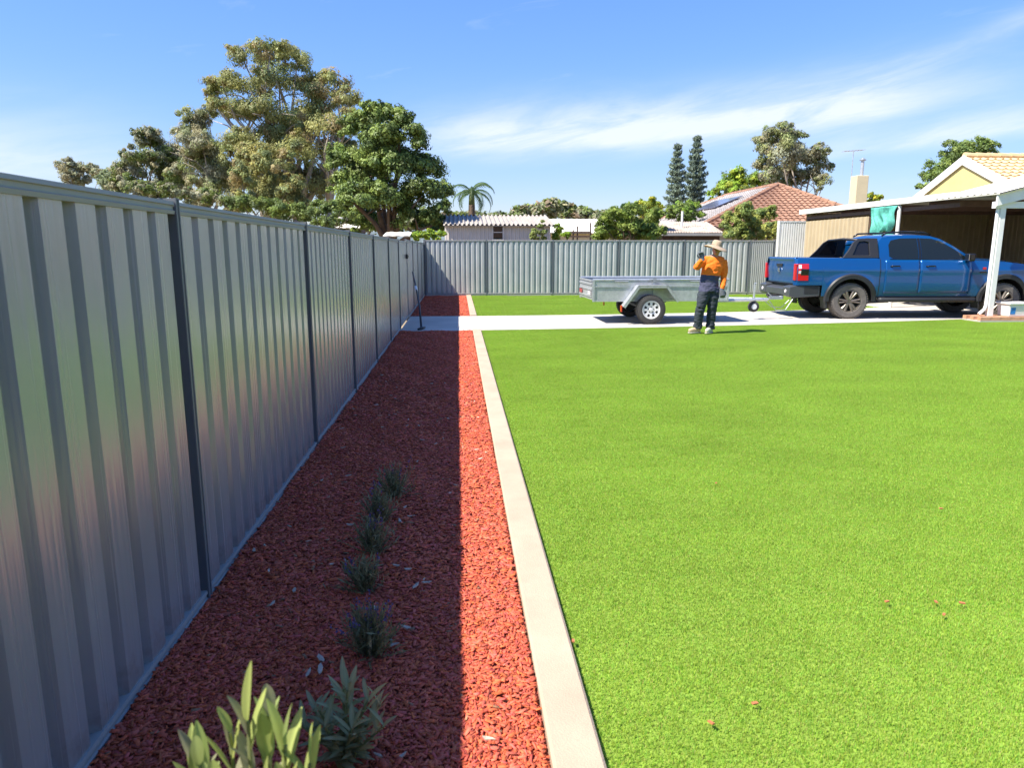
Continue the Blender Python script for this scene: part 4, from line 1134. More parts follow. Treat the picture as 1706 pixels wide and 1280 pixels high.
# ================================================================== wheels
def make_wheel(parent, loc, R, W, rim_r, side, tyre_m, rim_m, spokes, style, sc=1.0):
    """axis along y; side=-1 faces the viewer. wheel part with tyre and rim below it"""
    x, y, z = loc
    t = MB()
    prof = [(rim_r*.98, -W*.42), (rim_r*1.04, -W*.48), (R*.90, -W*.5), (R*.965, -W*.44), (R, -W*.33), (R, -W*.12), (R*.985, -W*.10), (R*.985, -W*.06), (R, -W*.04),
            (R, W*.04), (R*.985, W*.06), (R*.985, W*.10), (R, W*.12), (R, W*.33), (R*.965, W*.44), (R*.90, W*.5), (rim_r*1.04, W*.48), (rim_r*.98, W*.42)]
    t.lathe(prof, (0, 0, 0), 'Y', 40)
    for k in range(44):                                     # shoulder tread blocks
        a = 2*PI*k/44
        for sgn in (-1, 1):
            c = (math.cos(a)*R*.985, sgn*W*.40, math.sin(a)*R*.985)
            t.box(c, (.014, W*.18, R*.075), (0, -a, 0))
    o = t.build('tyre', tyre_m, parent, smooth=35)
    o.location = loc
    r = MB()
    f = side
    r.lathe([(rim_r*.99, f*W*.44), (rim_r*.93, f*W*.45), (rim_r*.90, f*W*.38), (rim_r*.88, f*W*.1), (rim_r*.86, -f*W*.42)], (0, 0, 0), 'Y', 32)
    r.lathe([(rim_r*.87, f*W*.06), (0, f*W*.06)], (0, 0, 0), 'Y', 24, mi=1)
    if style == 'alloy':
        for k in range(spokes):
            for dq in (-.13, .13):
                a = 2*PI*k/spokes + dq; b = 2*PI*k/spokes + dq*1.25
                p0 = (math.cos(a)*rim_r*.16, f*W*.37, math.sin(a)*rim_r*.16); p1 = (math.cos(b)*rim_r*.91, f*W*.40, math.sin(b)*rim_r*.91)
                r.tube([p0, p1], [(.030, .022), (.030, .020)], 6)
        r.lathe([(0, f*W*.42), (rim_r*.16, f*W*.42), (rim_r*.22, f*W*.36), (rim_r*.22, f*W*.2)], (0, 0, 0), 'Y', 16)
    else:
        # steel disc with a ring of round holes: disc built between holes
        n = spokes
        r.lathe([(rim_r*.92, f*W*.30), (rim_r*.80, f*W*.36)], (0, 0, 0), 'Y', 32)
        r.lathe([(rim_r*.52, f*W*.36), (rim_r*.36, f*W*.30), (rim_r*.20, f*W*.30)], (0, 0, 0), 'Y', 32)
        for k in range(n):
            a0, a1 = 2*PI*(k-.27)/n, 2*PI*(k+.27)/n
            r.lathe([(rim_r*.81, f*W*.36), (rim_r*.52, f*W*.36)], (0, 0, 0), 'Y', 4, a0=a0, a1=a1)
        r.lathe([(rim_r*.20, f*W*.30), (rim_r*.19, f*W*.44), (0, f*W*.46)], (0, 0, 0), 'Y', 16)
        for k in range(5):
            a = 2*PI*k/5 + .3; r.lathe([(.012, f*W*.30), (.012, f*W*.37), (0, f*W*.37)], (math.cos(a)*rim_r*.29, 0, math.sin(a)*rim_r*.29), 'Y', 6, mi=1)
    q = r.build('rim', [rim_m, M['black']], o, smooth=35)
    return o

# ================================================================== blue pickup
TS = 1.09
truck = thing('pickup_truck', 'blue dual cab pickup with black sports bar parked in front of the carport', 'pickup', (9.10, 16.84, .012), rad(-3.5))
truck.scale = (TS, TS*.97, TS*.97)
AR = .49                                   # arch radius
def zlow(x):
    z = .50 if x > -.62 else .74
    for cx in (0.0, 3.27):
        if abs(x-cx) < AR: z = max(z, .42 + math.sqrt(AR*AR - (x-cx)**2))
    return z
def zhigh(x):
    if x < .58: return 1.315 + .01*max(0, -x-.9)
    if x < 2.55: return 1.29 - .01*(x-.58)
    t = (x-2.55)/1.5
    return 1.27 - .05*t - .10*t**3
def yside(x, z):
    w = .935
    if x > 3.3: w -= .16*((x-3.3)/.85)**2
    if x < -.7: w -= .025*((-x-.7)/.45)**2
    zz = z
    y = w - .05*max(0, (.80-zz)/.35)**2 - .055*max(0, (zz-1.02)/.3)**2
    y += .012*math.exp(-((zz-1.06)/.05)**2)
    for cx in (0.0, 3.27):                # swell over the arches
        d_ = abs(math.hypot(x-cx, zz-.42) - AR)
        y += .018*math.exp(-(d_/.10)**2)
    return y
def st_range(a, b, n): return [a + (b-a)*i/n for i in range(n+1)]
def arch_st(cx): return [cx - AR*math.cos(PI*i/28) for i in range(29)]
stations = st_range(-1.15, -.63, 8) + [-.62, -.615] + st_range(-.60, -AR-.002, 3) + arch_st(0) + st_range(AR+.002, 3.27-AR-.002, 44) + arch_st(3.27) + st_range(3.27+AR+.002, 4.08, 10)
stations = sorted(set(round(x, 5) for x in stations))
def side_panel(mb, sgn, x0, x1, off=0., zlo=None, zhi=None, rows=14):
    xs = [x for x in stations if x0 < x < x1]; xs = [x0] + xs + [x1]
    v = []
    for x in xs:
        a = zlow(x) if zlo is None else max(zlow(x), zlo); b = zhigh(x) if zhi is None else zhi
        for j in range(rows+1):
            z = a + (b-a)*j/rows; v.append((x, sgn*(yside(x, z)+off), z))
    r1 = rows+1
    mb.add(v, [(i*r1+j, (i+1)*r1+j, (i+1)*r1+j+1, i*r1+j+1) for i in range(len(xs)-1) for j in range(rows)])
body = MB()
for sg in (-1, 1): side_panel(body, sg, -1.15, 4.08)
# bonnet and nose
bx_ = st_range(2.45, 4.08, 24)
def bonnet(u, v):
    x = 2.45 + 1.63*u; y = (v-.5)*2; w = yside(x, zhigh(x))
    return (x, y*w, zhigh(x) + .055*(1-y**4)*(1-.4*u) + .018*math.exp(-((abs(y)-.62)/.10)**2))
body.grid(bonnet, 24, 20)
def nose(u, v):
    y = (u-.5)*2; z = .62 + (zhigh(4.08)+.03-.62)*v; w = yside(4.08, .9)
    return (4.08 + .10*(1-y*y) - .03*(v-.4)**2, y*w, z)
body.grid(nose, 16, 8)
# tray top rails, inner wall, rear corners
for sg in (-1, 1):
    def rail_(u, v, sg=sg):
        x = -1.15 + 1.73*u; return (x, sg*(yside(x, zhigh(x)) - .085*v), zhigh(x) + .012*math.sin(PI*v))
    body.grid(rail_, 24, 3)
    def corner(u, v, sg=sg):
        z = .74 + (1.31-.74)*v; y0 = yside(-1.15, z); a = u*PI/2
        return (-1.15 - .045*math.sin(a), sg*(y0 - .045*(1-math.cos(a)) - .06*u), z)
    body.grid(corner, 6, 10)
truck_body = body.build('body', M['paint'], truck, smooth=38, merge=True)
# cab shell
def ztop(x):
    pts = [(.575, 1.60), (.60, 1.70), (.66, 1.755), (.80, 1.79), (1.1, 1.812), (1.4, 1.815), (1.7, 1.795), (1.9, 1.735), (2.15, 1.585), (2.4, 1.415), (2.62, 1.272)]
    for (a, za_), (b, zb_) in zip(pts[:-1], pts[1:]):
        if x <= b: return za_ + (zb_-za_)*max(0, (x-a)/(b-a))
    return pts[-1][1]
def ycab(z): 
    t = max(0, (z-1.27)/.54); return .895 - .175*t - .035*t*t + .02*math.sin(PI*min(1, t))
cabx = [.575, .585, .60, .63, .66, .72, .80] + st_range(.9, 2.62, 34)
cab = MB()
for sg in (-1, 1):
    v = []
    for x in cabx:
        for j in range(9):
            z = 1.255 + (ztop(x)-1.255)*j/8; v.append((x, sg*ycab(z), z))
    cab.add(v, [(i*9+j, (i+1)*9+j, (i+1)*9+j+1, i*9+j+1) for i in range(len(cabx)-1) for j in range(8)])
def roofline(xs, mb, crownh, mi=0):
    v = []
    for x in xs:
        zt = ztop(x); w = ycab(zt)
        for j in range(15):
            y = -1 + 2*j/14; v.append((x, y*w, zt + crownh*(1-abs(y)**3.0)))
    mb.add(v, [(i*15+j, (i+1)*15+j, (i+1)*15+j+1, i*15+j+1) for i in range(len(xs)-1) for j in range(14)], mi)
roofline([x for x in cabx if x <= 1.75] , cab, .045)
v = []
for z in st_range(1.25, 1.60, 4): v += [(.575 - (z-1.60)*.05, -ycab(z), z), (.575 - (z-1.60)*.05, ycab(z), z)]
cab.add(v, [(2*i, 2*i+1, 2*i+3, 2*i+2) for i in range(4)])
cab.build('cab', M['paint'], truck, smooth=40, merge=True)
ws = MB(); roofline([x for x in cabx if 1.70 <= x], ws, .045); ws.build('windscreen', M['glass'], truck, smooth=True)
# side glass: patches lying 4 mm proud of the cab side
def zx_patch(mb, poly_top, poly_bot, sg, off, yf, n=14, rows=6):
    """poly_top / poly_bot: z as a function of x over a shared x-range"""
    (x0, x1) = poly_bot[0][0], poly_bot[-1][0]
    def itp(p, x):
        for (a, za_), (b, zb_) in zip(p[:-1], p[1:]):
            if x <= b + 1e-9: return za_ + (zb_-za_)*(x-a)/(b-a)
        return p[-1][1]
    v = []
    for i in range(n+1):
        x = x0 + (x1-x0)*i/n; a, b = itp(poly_bot, x), itp(poly_top, x)
        for j in range(rows+1):
            z = a + (b-a)*j/rows; v.append((x, sg*(yf(x, z)+off), z))
    r1 = rows+1
    mb.add(v, [(i*r1+j, (i+1)*r1+j, (i+1)*r1+j+1, i*r1+j+1) for i in range(n) for j in range(rows)])
yc = lambda x, z: ycab(z)
for sg in (-1, 1):
    g1 = MB(); zx_patch(g1, [(.78, 1.60), (.84, 1.70), (1.05, 1.745), (1.40, 1.75)], [(.78, 1.36), (.86, 1.315), (1.40, 1.305)], sg, .005, yc, 24); g1.build('rear_window', M['glass'], truck, smooth=True)
    g2 = MB(); zx_patch(g2, [(1.47, 1.75), (1.72, 1.738), (1.90, 1.68), (2.15, 1.525), (2.40, 1.352), (2.46, 1.315)], [(1.47, 1.303), (2.46, 1.298)], sg, .005, yc, 30); g2.build('front_window', M['glass'], truck, smooth=True)
    m = MB(); m.tube([(.80, sg*(ycab(1.30)+.008), 1.300), (1.6, sg*(ycab(1.30)+.008), 1.294), (2.50, sg*(ycab(1.29)+.008), 1.284)], .009, 6); m.build('window_trim', M['black_gloss'], truck)
    m = MB(); zx_patch(m, [(1.408, 1.75), (1.462, 1.75)], [(1.408, 1.305), (1.462, 1.303)], sg, .007, yc, 2); m.build('door_pillar', M['black_gloss'], truck)
    # doors: panels 5 mm proud so that their edges read as shut lines
    for nm, a, b in (('rear_door', .70, 1.42), ('front_door', 1.445, 2.52)):
        dd = MB()
        xs = st_range(a, b, 20); v = []
        for x in xs:
            lo = max(.56, zlow(x) + .02) if nm == 'front_door' else max(.56, .42 + math.sqrt(max(0, (AR+.09)**2 - x*x)) if abs(x) < AR+.09 else .56)
            for j in range(13):
                z = lo + (1.285-lo)*j/12; v.append((x, sg*(yside(x, z)+.006), z))
        dd.add(v, [(i*13+j, (i+1)*13+j, (i+1)*13+j+1, i*13+j+1) for i in range(20) for j in range(12)])
        o = dd.build(nm, M['paint'], truck, smooth=True)
        md = o.modifiers.new('edge', 'SOLIDIFY'); md.thickness = .010; md.offset = 0
        hx_ = a + .10 if nm == 'rear_door' else a + .11
        h = MB(); h.tube([(hx_, sg*(yside(hx_, 1.15)+.012), 1.145), (hx_+.03, sg*(yside(hx_, 1.15)+.045), 1.150), (hx_+.17, sg*(yside(hx_, 1.15)+.045), 1.152), (hx_+.20, sg*(yside(hx_, 1.15)+.012), 1.147)], [.014, .016, .016, .014], 8)
        h.build('handle', M['black_gloss'], o, smooth=True)
    # shut-line gap behind the rear door and the tray gap
    m = MB(); v = []
    for z in st_range(.52, 1.30, 10): v += [(.585, sg*(yside(.59, z)+.003), z), (.60, sg*(yside(.59, z)+.003), z)]
    m.add(v, [(2*i, 2*i+1, 2*i+3, 2*i+2) for i in range(10)]); m.build('tray_gap', M['black'], truck)
    # wheel arch flares
    for cx in (0.0, 3.27):
        f = MB(); v = []
        N_ = 30
        for i in range(N_+1):
            a = PI*(-.02) + PI*1.04*i/N_
            for rr_, o_ in ((AR-.035, .010), (AR-.03, .034), (AR+.045, .036), (AR+.075, .012)):
                x, z = cx - rr_*math.cos(a), .42 + rr_*math.sin(a); v.append((x, sg*(yside(x, max(z, .5))+o_), z))
        f.add(v, [(i*4+j, (i+1)*4+j, (i+1)*4+j+1, i*4+j+1) for i in range(N_) for j in range(3)])
        f.build('arch_flare', M['black'], truck, smooth=40)
        w = MB(); w.lathe([(AR-.01, sg*.92), (AR-.01, sg*.50), (.05, sg*.50)], (cx, 0, .42), 'Y', 24, a0=-.05, a1=PI+.05); w.build('wheel_well', M['black'], truck)
        mf = MB(); mf.box((cx-AR-.02, sg*.80, .40), (.03, .26, .34), (0, -.12, 0)); mf.build('mud_flap', M['black'], truck)
    m = MB(); m.tube([(.60, sg*.90, .42), (.66, sg*.965, .42), (2.62, sg*.965, .42), (2.70, sg*.90, .42)], [(.03, .05)]*4, 10); m.build('side_step', M['black'], truck, smooth=True)
    m = MB(); m.bbox(.52, 2.76, min(sg*.70, sg*.895), max(sg*.70, sg*.895), .46, .56); m.build('sill', M['black'], truck)
    # roof rail
    m = MB(); yr = .64; m.tube([(.70, sg*yr, 1.80), (.80, sg*yr, 1.868), (1.2, sg*yr, 1.885), (1.6, sg*yr, 1.875), (1.74, sg*yr, 1.82)], .02, 8); m.build('roof_rail', M['black_gloss'], truck, smooth=True)
    # mirror
    m = MB(); m.box((2.42, sg*1.02, 1.34), (.13, .22, .17), (0, 0, sg*.12)); mr = m.build('mirror', M['black_gloss'], truck, bevel=.03)
    m = MB(); m.tube([(2.44, sg*.88, 1.30), (2.43, sg*.96, 1.31)], .03, 8); m.build('mirror_arm', M['black'], mr)
    m = MB(); m.box((2.352, sg*1.02, 1.34), (.008, .18, .13), (0, 0, sg*.12)); m.build('mirror_glass', M['chrome'], mr)
    # tail lamp: red C with a black heart
    tl = MB()
    def lamp(mb, x0, x1, z0, z1, off, mi):
        v = []
        for i in range(9):
            x = x0 + (x1-x0)*i/8
            for j in range(5):
                z = z0 + (z1-z0)*j/4; v.append((x, sg*(yside(max(x, -1.15), z)+off), z))
        mb.add(v, [(i*5+j, (i+1)*5+j, (i+1)*5+j+1, i*5+j+1) for i in range(8) for j in range(4)], mi)
    lamp(tl, -1.15, -.93, 1.09, 1.20, .014, 0); lamp(tl, -1.15, -.93, .84, .95, .014, 0); lamp(tl, -1.15, -1.09, .95, 1.09, .014, 0)
    lamp(tl, -1.09, -.93, .95, 1.09, .012, 1); lamp(tl, -1.14, -1.08, 1.10, 1.18, .0155, 2); lamp(tl, -1.14, -1.09, .99, 1.05, .0155, 2)
    o = tl.build('tail_lamp', [M['red_lens'], M['black_gloss'], M['clear_lens']], truck, smooth=True)
    m = MB(); m.bbox(-1.204, -1.150, min(sg*.80, sg*.905), max(sg*.80, sg*.905), .84, 1.20); m.build('lamp_end', M['red_lens'], o, bevel=.012)
    # headlamp
    m = MB(); m.box((4.06, sg*.70, 1.00), (.10, .22, .17), (0, 0, sg*-.35)); m.build('headlamp', M['clear_lens'], truck, bevel=.02)
    # sports bar side
    sb = MB()
    outer = [(.57, 1.325), (.57, 1.745), (.35, 1.752), (.05, 1.745), (-.10, 1.72), (-.22, 1.64), (-.38, 1.45), (-.50, 1.325)]
    inner = [(.30, 1.385), (.30, 1.66), (.16, 1.685), (-.02, 1.675), (-.10, 1.62), (-.19, 1.47), (-.24, 1.385)]
    def yb(z): return .885 - .16*max(0, (z-1.30)/.45)
    # plate as quads between outer and inner outlines
    ring = [(.57, 1.325), (.57, 1.745), (.36, 1.75), (.16, 1.735), (.05, 1.66), (-.07, 1.48), (-.20, 1.325)]
    ringi = [(.38, 1.385), (.38, 1.66), (.29, 1.685), (.18, 1.675), (.13, 1.62), (.06, 1.47), (.01, 1.385)]
    v = []
    for dY in (0, -.05):
        v += [(x, sg*(yb(z)+dY), z) for x, z in ring] + [(x, sg*(yb(z)+dY), z) for x, z in ringi]
    n7 = 7; fs = []
    for i in range(n7):
        j = (i+1) % n7
        fs += [(i, j, n7+j, n7+i), (14+i, 14+n7+i, 14+n7+j, 14+j), (i, 14+i, 14+j, j), (n7+i, n7+j, 14+n7+j, 14+n7+i)]
    sb.add(v, fs)
    o = sb.build('sports_bar', M['black'], truck, bevel=.008)
    m = MB(); v = [(x, sg*(yb(z)-.03), z) for x, z in ringi]; m.add(v, [tuple(range(7))]); m.build('infill_panel', M['black_gloss'], o)
m = MB(); m.tube([(.18, -.70, 1.71), (.17, 0, 1.735), (.18, .70, 1.71)], [(.05, .03)]*3, 10); m.build('sports_bar_hoop', M['black'], truck, smooth=True)
m = MB(); m.bbox(-1.13, .50, -.84, .84, 1.285, 1.318); m.build('tray_cover', M['black'], truck, bevel=.01)
# tailgate
m = MB()
def gate(u, v):
    y = (u-.5)*1.60; z = .76 + .56*v
    x = -1.175 - .018*math.exp(-((v-.55)/.22)**2) - .03*max(0, v-.88)/.12 + .012*(abs(u-.5)*2)**4
    return (x, y, z)
m.grid(gate, 16, 14); tg = m.build('tailgate', M['paint'], truck, smooth=True)
md = tg.modifiers.new('depth', 'SOLIDIFY'); md.thickness = .05; md.offset = 1 if False else -1
m = MB(); m.bbox(-1.215, -1.19, -.16, .16, 1.13, 1.19); m.build('tailgate_handle', M['black'], tg, bevel=.006)
m = MB(); m.lathe([(0, -.006), (.05, -.006), (.052, .004)], (-1.215, 0, 1.05), 'X', 16); m.build('badge', M['chrome'], tg)
m = MB(); m.bbox(-1.16, -1.10, -.80, .80, 1.305, 1.330); m.build('tailgate_cap', M['black'], tg, bevel=.006)
m = MB(); m.bbox(-1.13, -1.08, -.84, .84, .70, 1.28); m.build('tray_end', M['black'], truck)
# rear bumper, black with pale step ends
m = MB()
m.extrude([(-1.30, .50), (-1.18, .46), (-.64, .50), (-.64, .73), (-1.16, .735), (-1.30, .70)], 'Y', -.90, -.52)
m.extrude([(-1.30, .50), (-1.18, .46), (-.64, .50), (-.64, .73), (-1.16, .735), (-1.30, .70)], 'Y', .52, .90)
m.extrude([(-1.29, .50), (-1.12, .48), (-1.12, .70), (-1.29, .66)], 'Y', -.52, .52)
bp_ = m.build('rear_bumper', mat('bumper_grey', (.055, .06, .065), .35), truck, bevel=.02)
for sg in (-1, 1):
    m = MB(); m.bbox(-.98, -.68, min(sg*.901, sg*.906), max(sg*.901, sg*.906), .55, .70); m.build('bumper_recess', M['black'], bp_)
    m = MB(); m.lathe([(0, -.012), (.035, -.012), (.04, .004)], (-1.302, sg*.70, .60), 'X', 12); m.build('reverse_lamp', M['clear_lens'], bp_)
m = MB(); m.tube([(-1.10, 0, .46), (-1.42, 0, .44)], .035, 8); m.lathe([(.0, .52), (.022, .515), (.028, .49), (.02, .47), (.03, .44), (0, .44)], (-1.42, 0, 0), 'Z', 12); m.bbox(-1.30, -1.24, -.45, .45, .43, .49)
m.build('tow_bar', M['black'], truck)
# chassis, axles, underbody
m = MB(); m.bbox(-1.05, 4.0, -.62, -.46, .46, .60); m.bbox(-1.05, 4.0, .46, .62, .46, .60); m.bbox(.60, 2.60, -.70, .70, .50, .62); m.bbox(2.6, 4.0, -.45, .45, .40, .9)
m.tube([(0, -.75, .40), (0, .75, .40)], .055, 8); m.tube([(3.27, -.75, .40), (3.27, .75, .40)], .045, 8); m.lathe([(0, -.15), (.14, -.08), (.14, .08), (0, .15)], (0, 0, .40), 'Y', 12)
m.build('chassis', M['black'], truck)
m = MB(); m.bbox(4.10, 4.19, -.62, .62, .78, 1.10); m.build('grille', M['black'], truck, bevel=.02)
m = MB(); m.extrude([(4.05, .40), (4.22, .45), (4.22, .74), (4.05, .78)], 'Y', -.80, .80); m.build('front_bumper', M['black'], truck, bevel=.03)
m = MB(); m.box((2.78, -yside(2.78, 1.02)-.004, 1.02), (.14, .010, .035)); m.build('badge', M['black_gloss'], truck, bevel=.003)
m = MB(); m.box((2.80, -yside(2.80, 1.08)-.005, 1.10), (.07, .010, .05)); m.build('badge', M['red_lens'], truck, bevel=.003)
for cx in (0.0, 3.27):
    for sg in (-1, 1):
        make_wheel(truck, (cx, sg*.80, .392), .392, .265, .245, sg, M['tyre_dusty'], M['rim_bronze'], 6, 'alloy')

# ================================================================== box trailer
trl = thing('box_trailer', 'galvanised box trailer hitched behind the blue pickup', 'trailer', (4.12, 15.98, .012), rad(.6))
TL0, TL1, TW, ZB, ZT = -1.24, 1.78, .74, .54, .91
m = MB(); m.bbox(TL0, TL1, -TW, TW, ZB, ZB+.03); m.build('floor', M['galv_dark'], trl)
for sg in (-1, 1):
    y0, y1 = sg*TW, sg*(TW+.014)
    m = MB(); m.bbox(TL0+.02, TL1, min(y0, y1), max(y0, y1), ZB-.02, ZT-.12); pn = m.build('side_panel', M['galv'], trl)
    m = MB(); m.bbox(TL0+.0, TL1+.0, min(sg*(TW-.01), sg*(TW+.034)), max(sg*(TW-.01), sg*(TW+.034)), ZT-.115, ZT-.09); m.build('side_rail', M['galv'], trl)
    m = MB(); m.bbox(TL0+.02, TL1, min(sg*(TW-.004), sg*(TW+.010)), max(sg*(TW-.004), sg*(TW+.010)), ZT-.088, ZT+.02); m.build('upper_panel', M['galv'], trl)
    m = MB(); m.tube([(TL0, sg*(TW+.004), ZT+.04), (TL1, sg*(TW+.004), ZT+.04)], .022, 8); m.build('top_rail', M['galv'], trl, smooth=40)
    m = MB(); m.bbox(TL0, TL1, min(sg*(TW-.02), sg*(TW+.03)), max(sg*(TW-.02), sg*(TW+.03)), ZB-.06, ZB-.022); m.build('chassis_rail', M['galv'], trl)
    for x in (TL0+.015, .10, TL1-.02):
        m = MB(); m.bbox(x-.022, x+.022, min(sg*(TW+.015), sg*(TW+.038)), max(sg*(TW+.015), sg*(TW+.038)), ZB-.06, ZT+.02); m.build('stake', M['galv'], trl)
    m = MB(); m.tube([(-.02, sg*(TW+.05), ZT+.045), (.22, sg*(TW+.05), ZT+.045)], .014, 6); m.bbox(.06, .14, min(sg*(TW+.03), sg*(TW+.06)), max(sg*(TW+.03), sg*(TW+.06)), ZT-.0, ZT+.07); m.build('gate_latch', M['galv_dark'], trl)
    for xx in (-.62, 1.05):
        m = MB(); m.tube([(xx-.15, sg*(TW+.046), ZT+.005), (xx+.15, sg*(TW+.046), ZT+.005)], .012, 6); m.build('tie_rail', M['galv_dark'], trl)
    # angular mudguard
    yg0, yg1 = sg*(TW+.03), sg*(TW+.27)
    pts = [(-.62, .38), (-.30, .83), (.34, .83), (.60, .50)]
    mg = MB()
    for (a, b), (c_, d_) in zip(pts[:-1], pts[1:]):
        mg.add([(a, yg0, b), (c_, yg0, d_), (c_, yg1, d_), (a, yg1, b), (a, yg0, b+.012), (c_, yg0, d_+.012), (c_, yg1, d_+.012), (a, yg1, b+.012)], [(0,1,2,3),(4,7,6,5),(0,4,5,1),(3,2,6,7),(0,3,7,4),(1,5,6,2)])
        lx, lz = (c_-a), (d_-b); ln = math.hypot(lx, lz); ox, oz = lz/ln*.05, -lx/ln*.05
        mg.add([(a, yg1, b+.012), (c_, yg1, d_+.012), (c_+ox, yg1, d_+oz), (a+ox, yg1, b+oz)], [(0,1,2,3)])
    mg.build('mudguard', M['galv'], trl)
    m = MB(); m.box((-.64, sg*(TW+.15), .34), (.02, .11, .14)); m.build('tail_lamp', M['red_lens'], trl, bevel=.004)
    m = MB(); m.bbox(TL1-.55, TL1-.47, min(sg*(TW+.031), sg*(TW+.04)), max(sg*(TW+.031), sg*(TW+.04)), ZB-.055, ZB-.03); m.build('side_marker', M['orange_lens'], trl)
    make_wheel(trl, (0.0, sg*(TW+.155), .315), .315, .19, .20, sg, M['tyre'], M['rim_white'], 8, 'steel')
# tailgate at the rear (left) with ribs, and the front board
for x, nm in ((TL0, 'tailgate'), (TL1, 'headboard')):
    m = MB(); m.bbox(x-.012, x+.012, -TW+.02, TW-.02, ZB-.02, ZT+.03); o = m.build(nm, M['galv'], trl)
    for z in (ZB+.05, ZB+.20, ZT-.06, ZT+.02):
        q = MB(); q.bbox(x-.030, x-.013, -TW+.03, TW-.03, z-.018, z+.018); q.build('rib', M['galv'], o)
    if nm == 'tailgate':
        for y in (-.5, .5):
            q = MB(); q.bbox(x-.034, x-.0305, y-.16, y+.16, ZB+.075, ZB+.165); q.build('reflector', M['red_lens'] if y > 0 else M['clear_lens'], o)
m = MB(); m.tube([(0, -.90, .315), (0, .90, .315)], .028, 8)
for sg in (-1, 1): m.tube([(-.42, sg*.62, .46), (-.2, sg*.62, .37), (0, sg*.62, .345), (.2, sg*.62, .37), (.42, sg*.62, .46)], [(.03, .012)]*5, 6)
m.build('axle', M['galv_dark'], trl)
m = MB()
for sg in (-1, 1): m.tube([(TL1-.6, sg*.55, ZB-.065), (TL1+.35, sg*.30, ZB-.08), (3.02, sg*.03, ZB-.085)], [(.028, .036)]*3, 4)
m.build('drawbar', M['galv'], trl)
m = MB(); m.box((3.20, 0, ZB-.05), (.28, .09, .07)); m.tube([(3.12, 0, ZB-.02), (3.02, 0, ZB+.07)], .012, 6); m.lathe([(0, ZB-.0), (.05, ZB-.01), (.055, ZB-.08)], (3.34, 0, 0), 'Z', 12); m.build('coupling', M['galv_dark'], trl, bevel=.01)
m = MB(); m.tube([(2.64, -.12, .36), (2.64, -.12, .80)], .025, 8); m.tube([(2.64, -.12, .80), (2.64, -.12, .84), (2.64, -.24, .84)], .012, 6); m.bbox(2.60, 2.68, -.10, .02, .40, .50); jk = m.build('jockey_stem', M['galv'], trl, smooth=40)
m = MB(); m.lathe([(.02, -.05), (.10, -.05), (.125, -.03), (.125, .03), (.10, .05), (.02, .05)], (2.64, -.12, .30), 'Y', 20); m.build('jockey_wheel', M['tyre'], jk, smooth=40)
m = MB(); m.lathe([(.0, -.056), (.06, -.056), (.07, -.04)], (2.64, -.12, .30), 'Y', 16); m.build('jockey_hub', M['rim_white'], jk)
m = MB(); m.tube([(3.05, -.04, .42), (3.22, -.05, .20), (3.45, -.05, .22), (3.62, -.02, .46)], .010, 6); m.tube([(2.95, .04, .44), (3.15, .06, .28), (3.4, .08, .26), (3.66, .1, .5)], .008, 6)
m.build('safety_chain', M['galv_dark'], trl)

# ================================================================== person
def fused(mb, name, voxel, smooth_iter, mats):
    """several overlapping volumes fused into one continuous skin"""
    me = mb.mesh(name + '_raw', mats)
    o = bpy.data.objects.new(name + '_raw', me); COL.objects.link(o)
    a = o.modifiers.new('fuse', 'REMESH'); a.mode = 'VOXEL'; a.voxel_size = voxel; a.use_smooth_shade = True
    b = o.modifiers.new('soften', 'SMOOTH'); b.iterations = smooth_iter; b.factor = .5
    dg = bpy.context.evaluated_depsgraph_get()
    out = bpy.data.meshes.new_from_object(o.evaluated_get(dg), depsgraph=dg)
    bpy.data.objects.remove(o); bpy.data.meshes.remove(me)
    out.name = name
    out.materials.clear()
    for m_ in mats: out.materials.append(m_)
    return out
person = thing('person', 'person in orange and navy work shirt, dark trousers and wide brimmed hat on the lawn', 'person', (4.80, 13.30, .018))
PB = MB(); BULK = 1.15
def ptube(path, radii, n):
    MB.tube(PB, path, [tuple(q*BULK for q in r_) if hasattr(r_, '__len__') else r_*BULK for r_ in radii], n)
# trunk (elliptic rings), untucked hem wider than the hips
ptube([(-.04, 0, .795), (-.04, 0, .82), (-.04, 0, .92), (-.035, 0, 1.04), (-.01, 0, 1.16), (.02, 0, 1.28), (.035, 0, 1.38), (.045, 0, 1.435), (.05, 0, 1.46)],
        [(.165, .125), (.172, .130), (.160, .120), (.150, .112), (.165, .118), (.178, .118), (.165, .100), (.105, .075), (.06, .055)], 20)
ptube([(-.15, 0, 1.385), (.035, 0, 1.42), (.215, .01, 1.375)], [.060, .070, .060], 12)
# neck, head, nose, ears, chin
PB.tube([(.05, 0, 1.42), (.06, -.01, 1.50), (.065, -.02, 1.54)], [.058, .052, .055], 12)
PB.tube([(.052, -.045, 1.475), (.055, -.04, 1.50), (.060, -.03, 1.56), (.066, -.02, 1.62), (.07, -.015, 1.68), (.07, -.01, 1.715)], [(.03, .035), (.055, .062), (.070, .082), (.076, .092), (.070, .086), (.035, .045)], 16)
PB.tube([(.012, -.105, 1.60), (.002, -.122, 1.565), (.012, -.105, 1.555)], [.010, .015, .010], 8)
PB.tube([(.135, .0, 1.60), (.150, .012, 1.575), (.140, .0, 1.55)], [.012, .018, .010], 8)
PB.tube([(.018, -.095, 1.525), (.038, -.105, 1.522)], [.012, .012], 6)
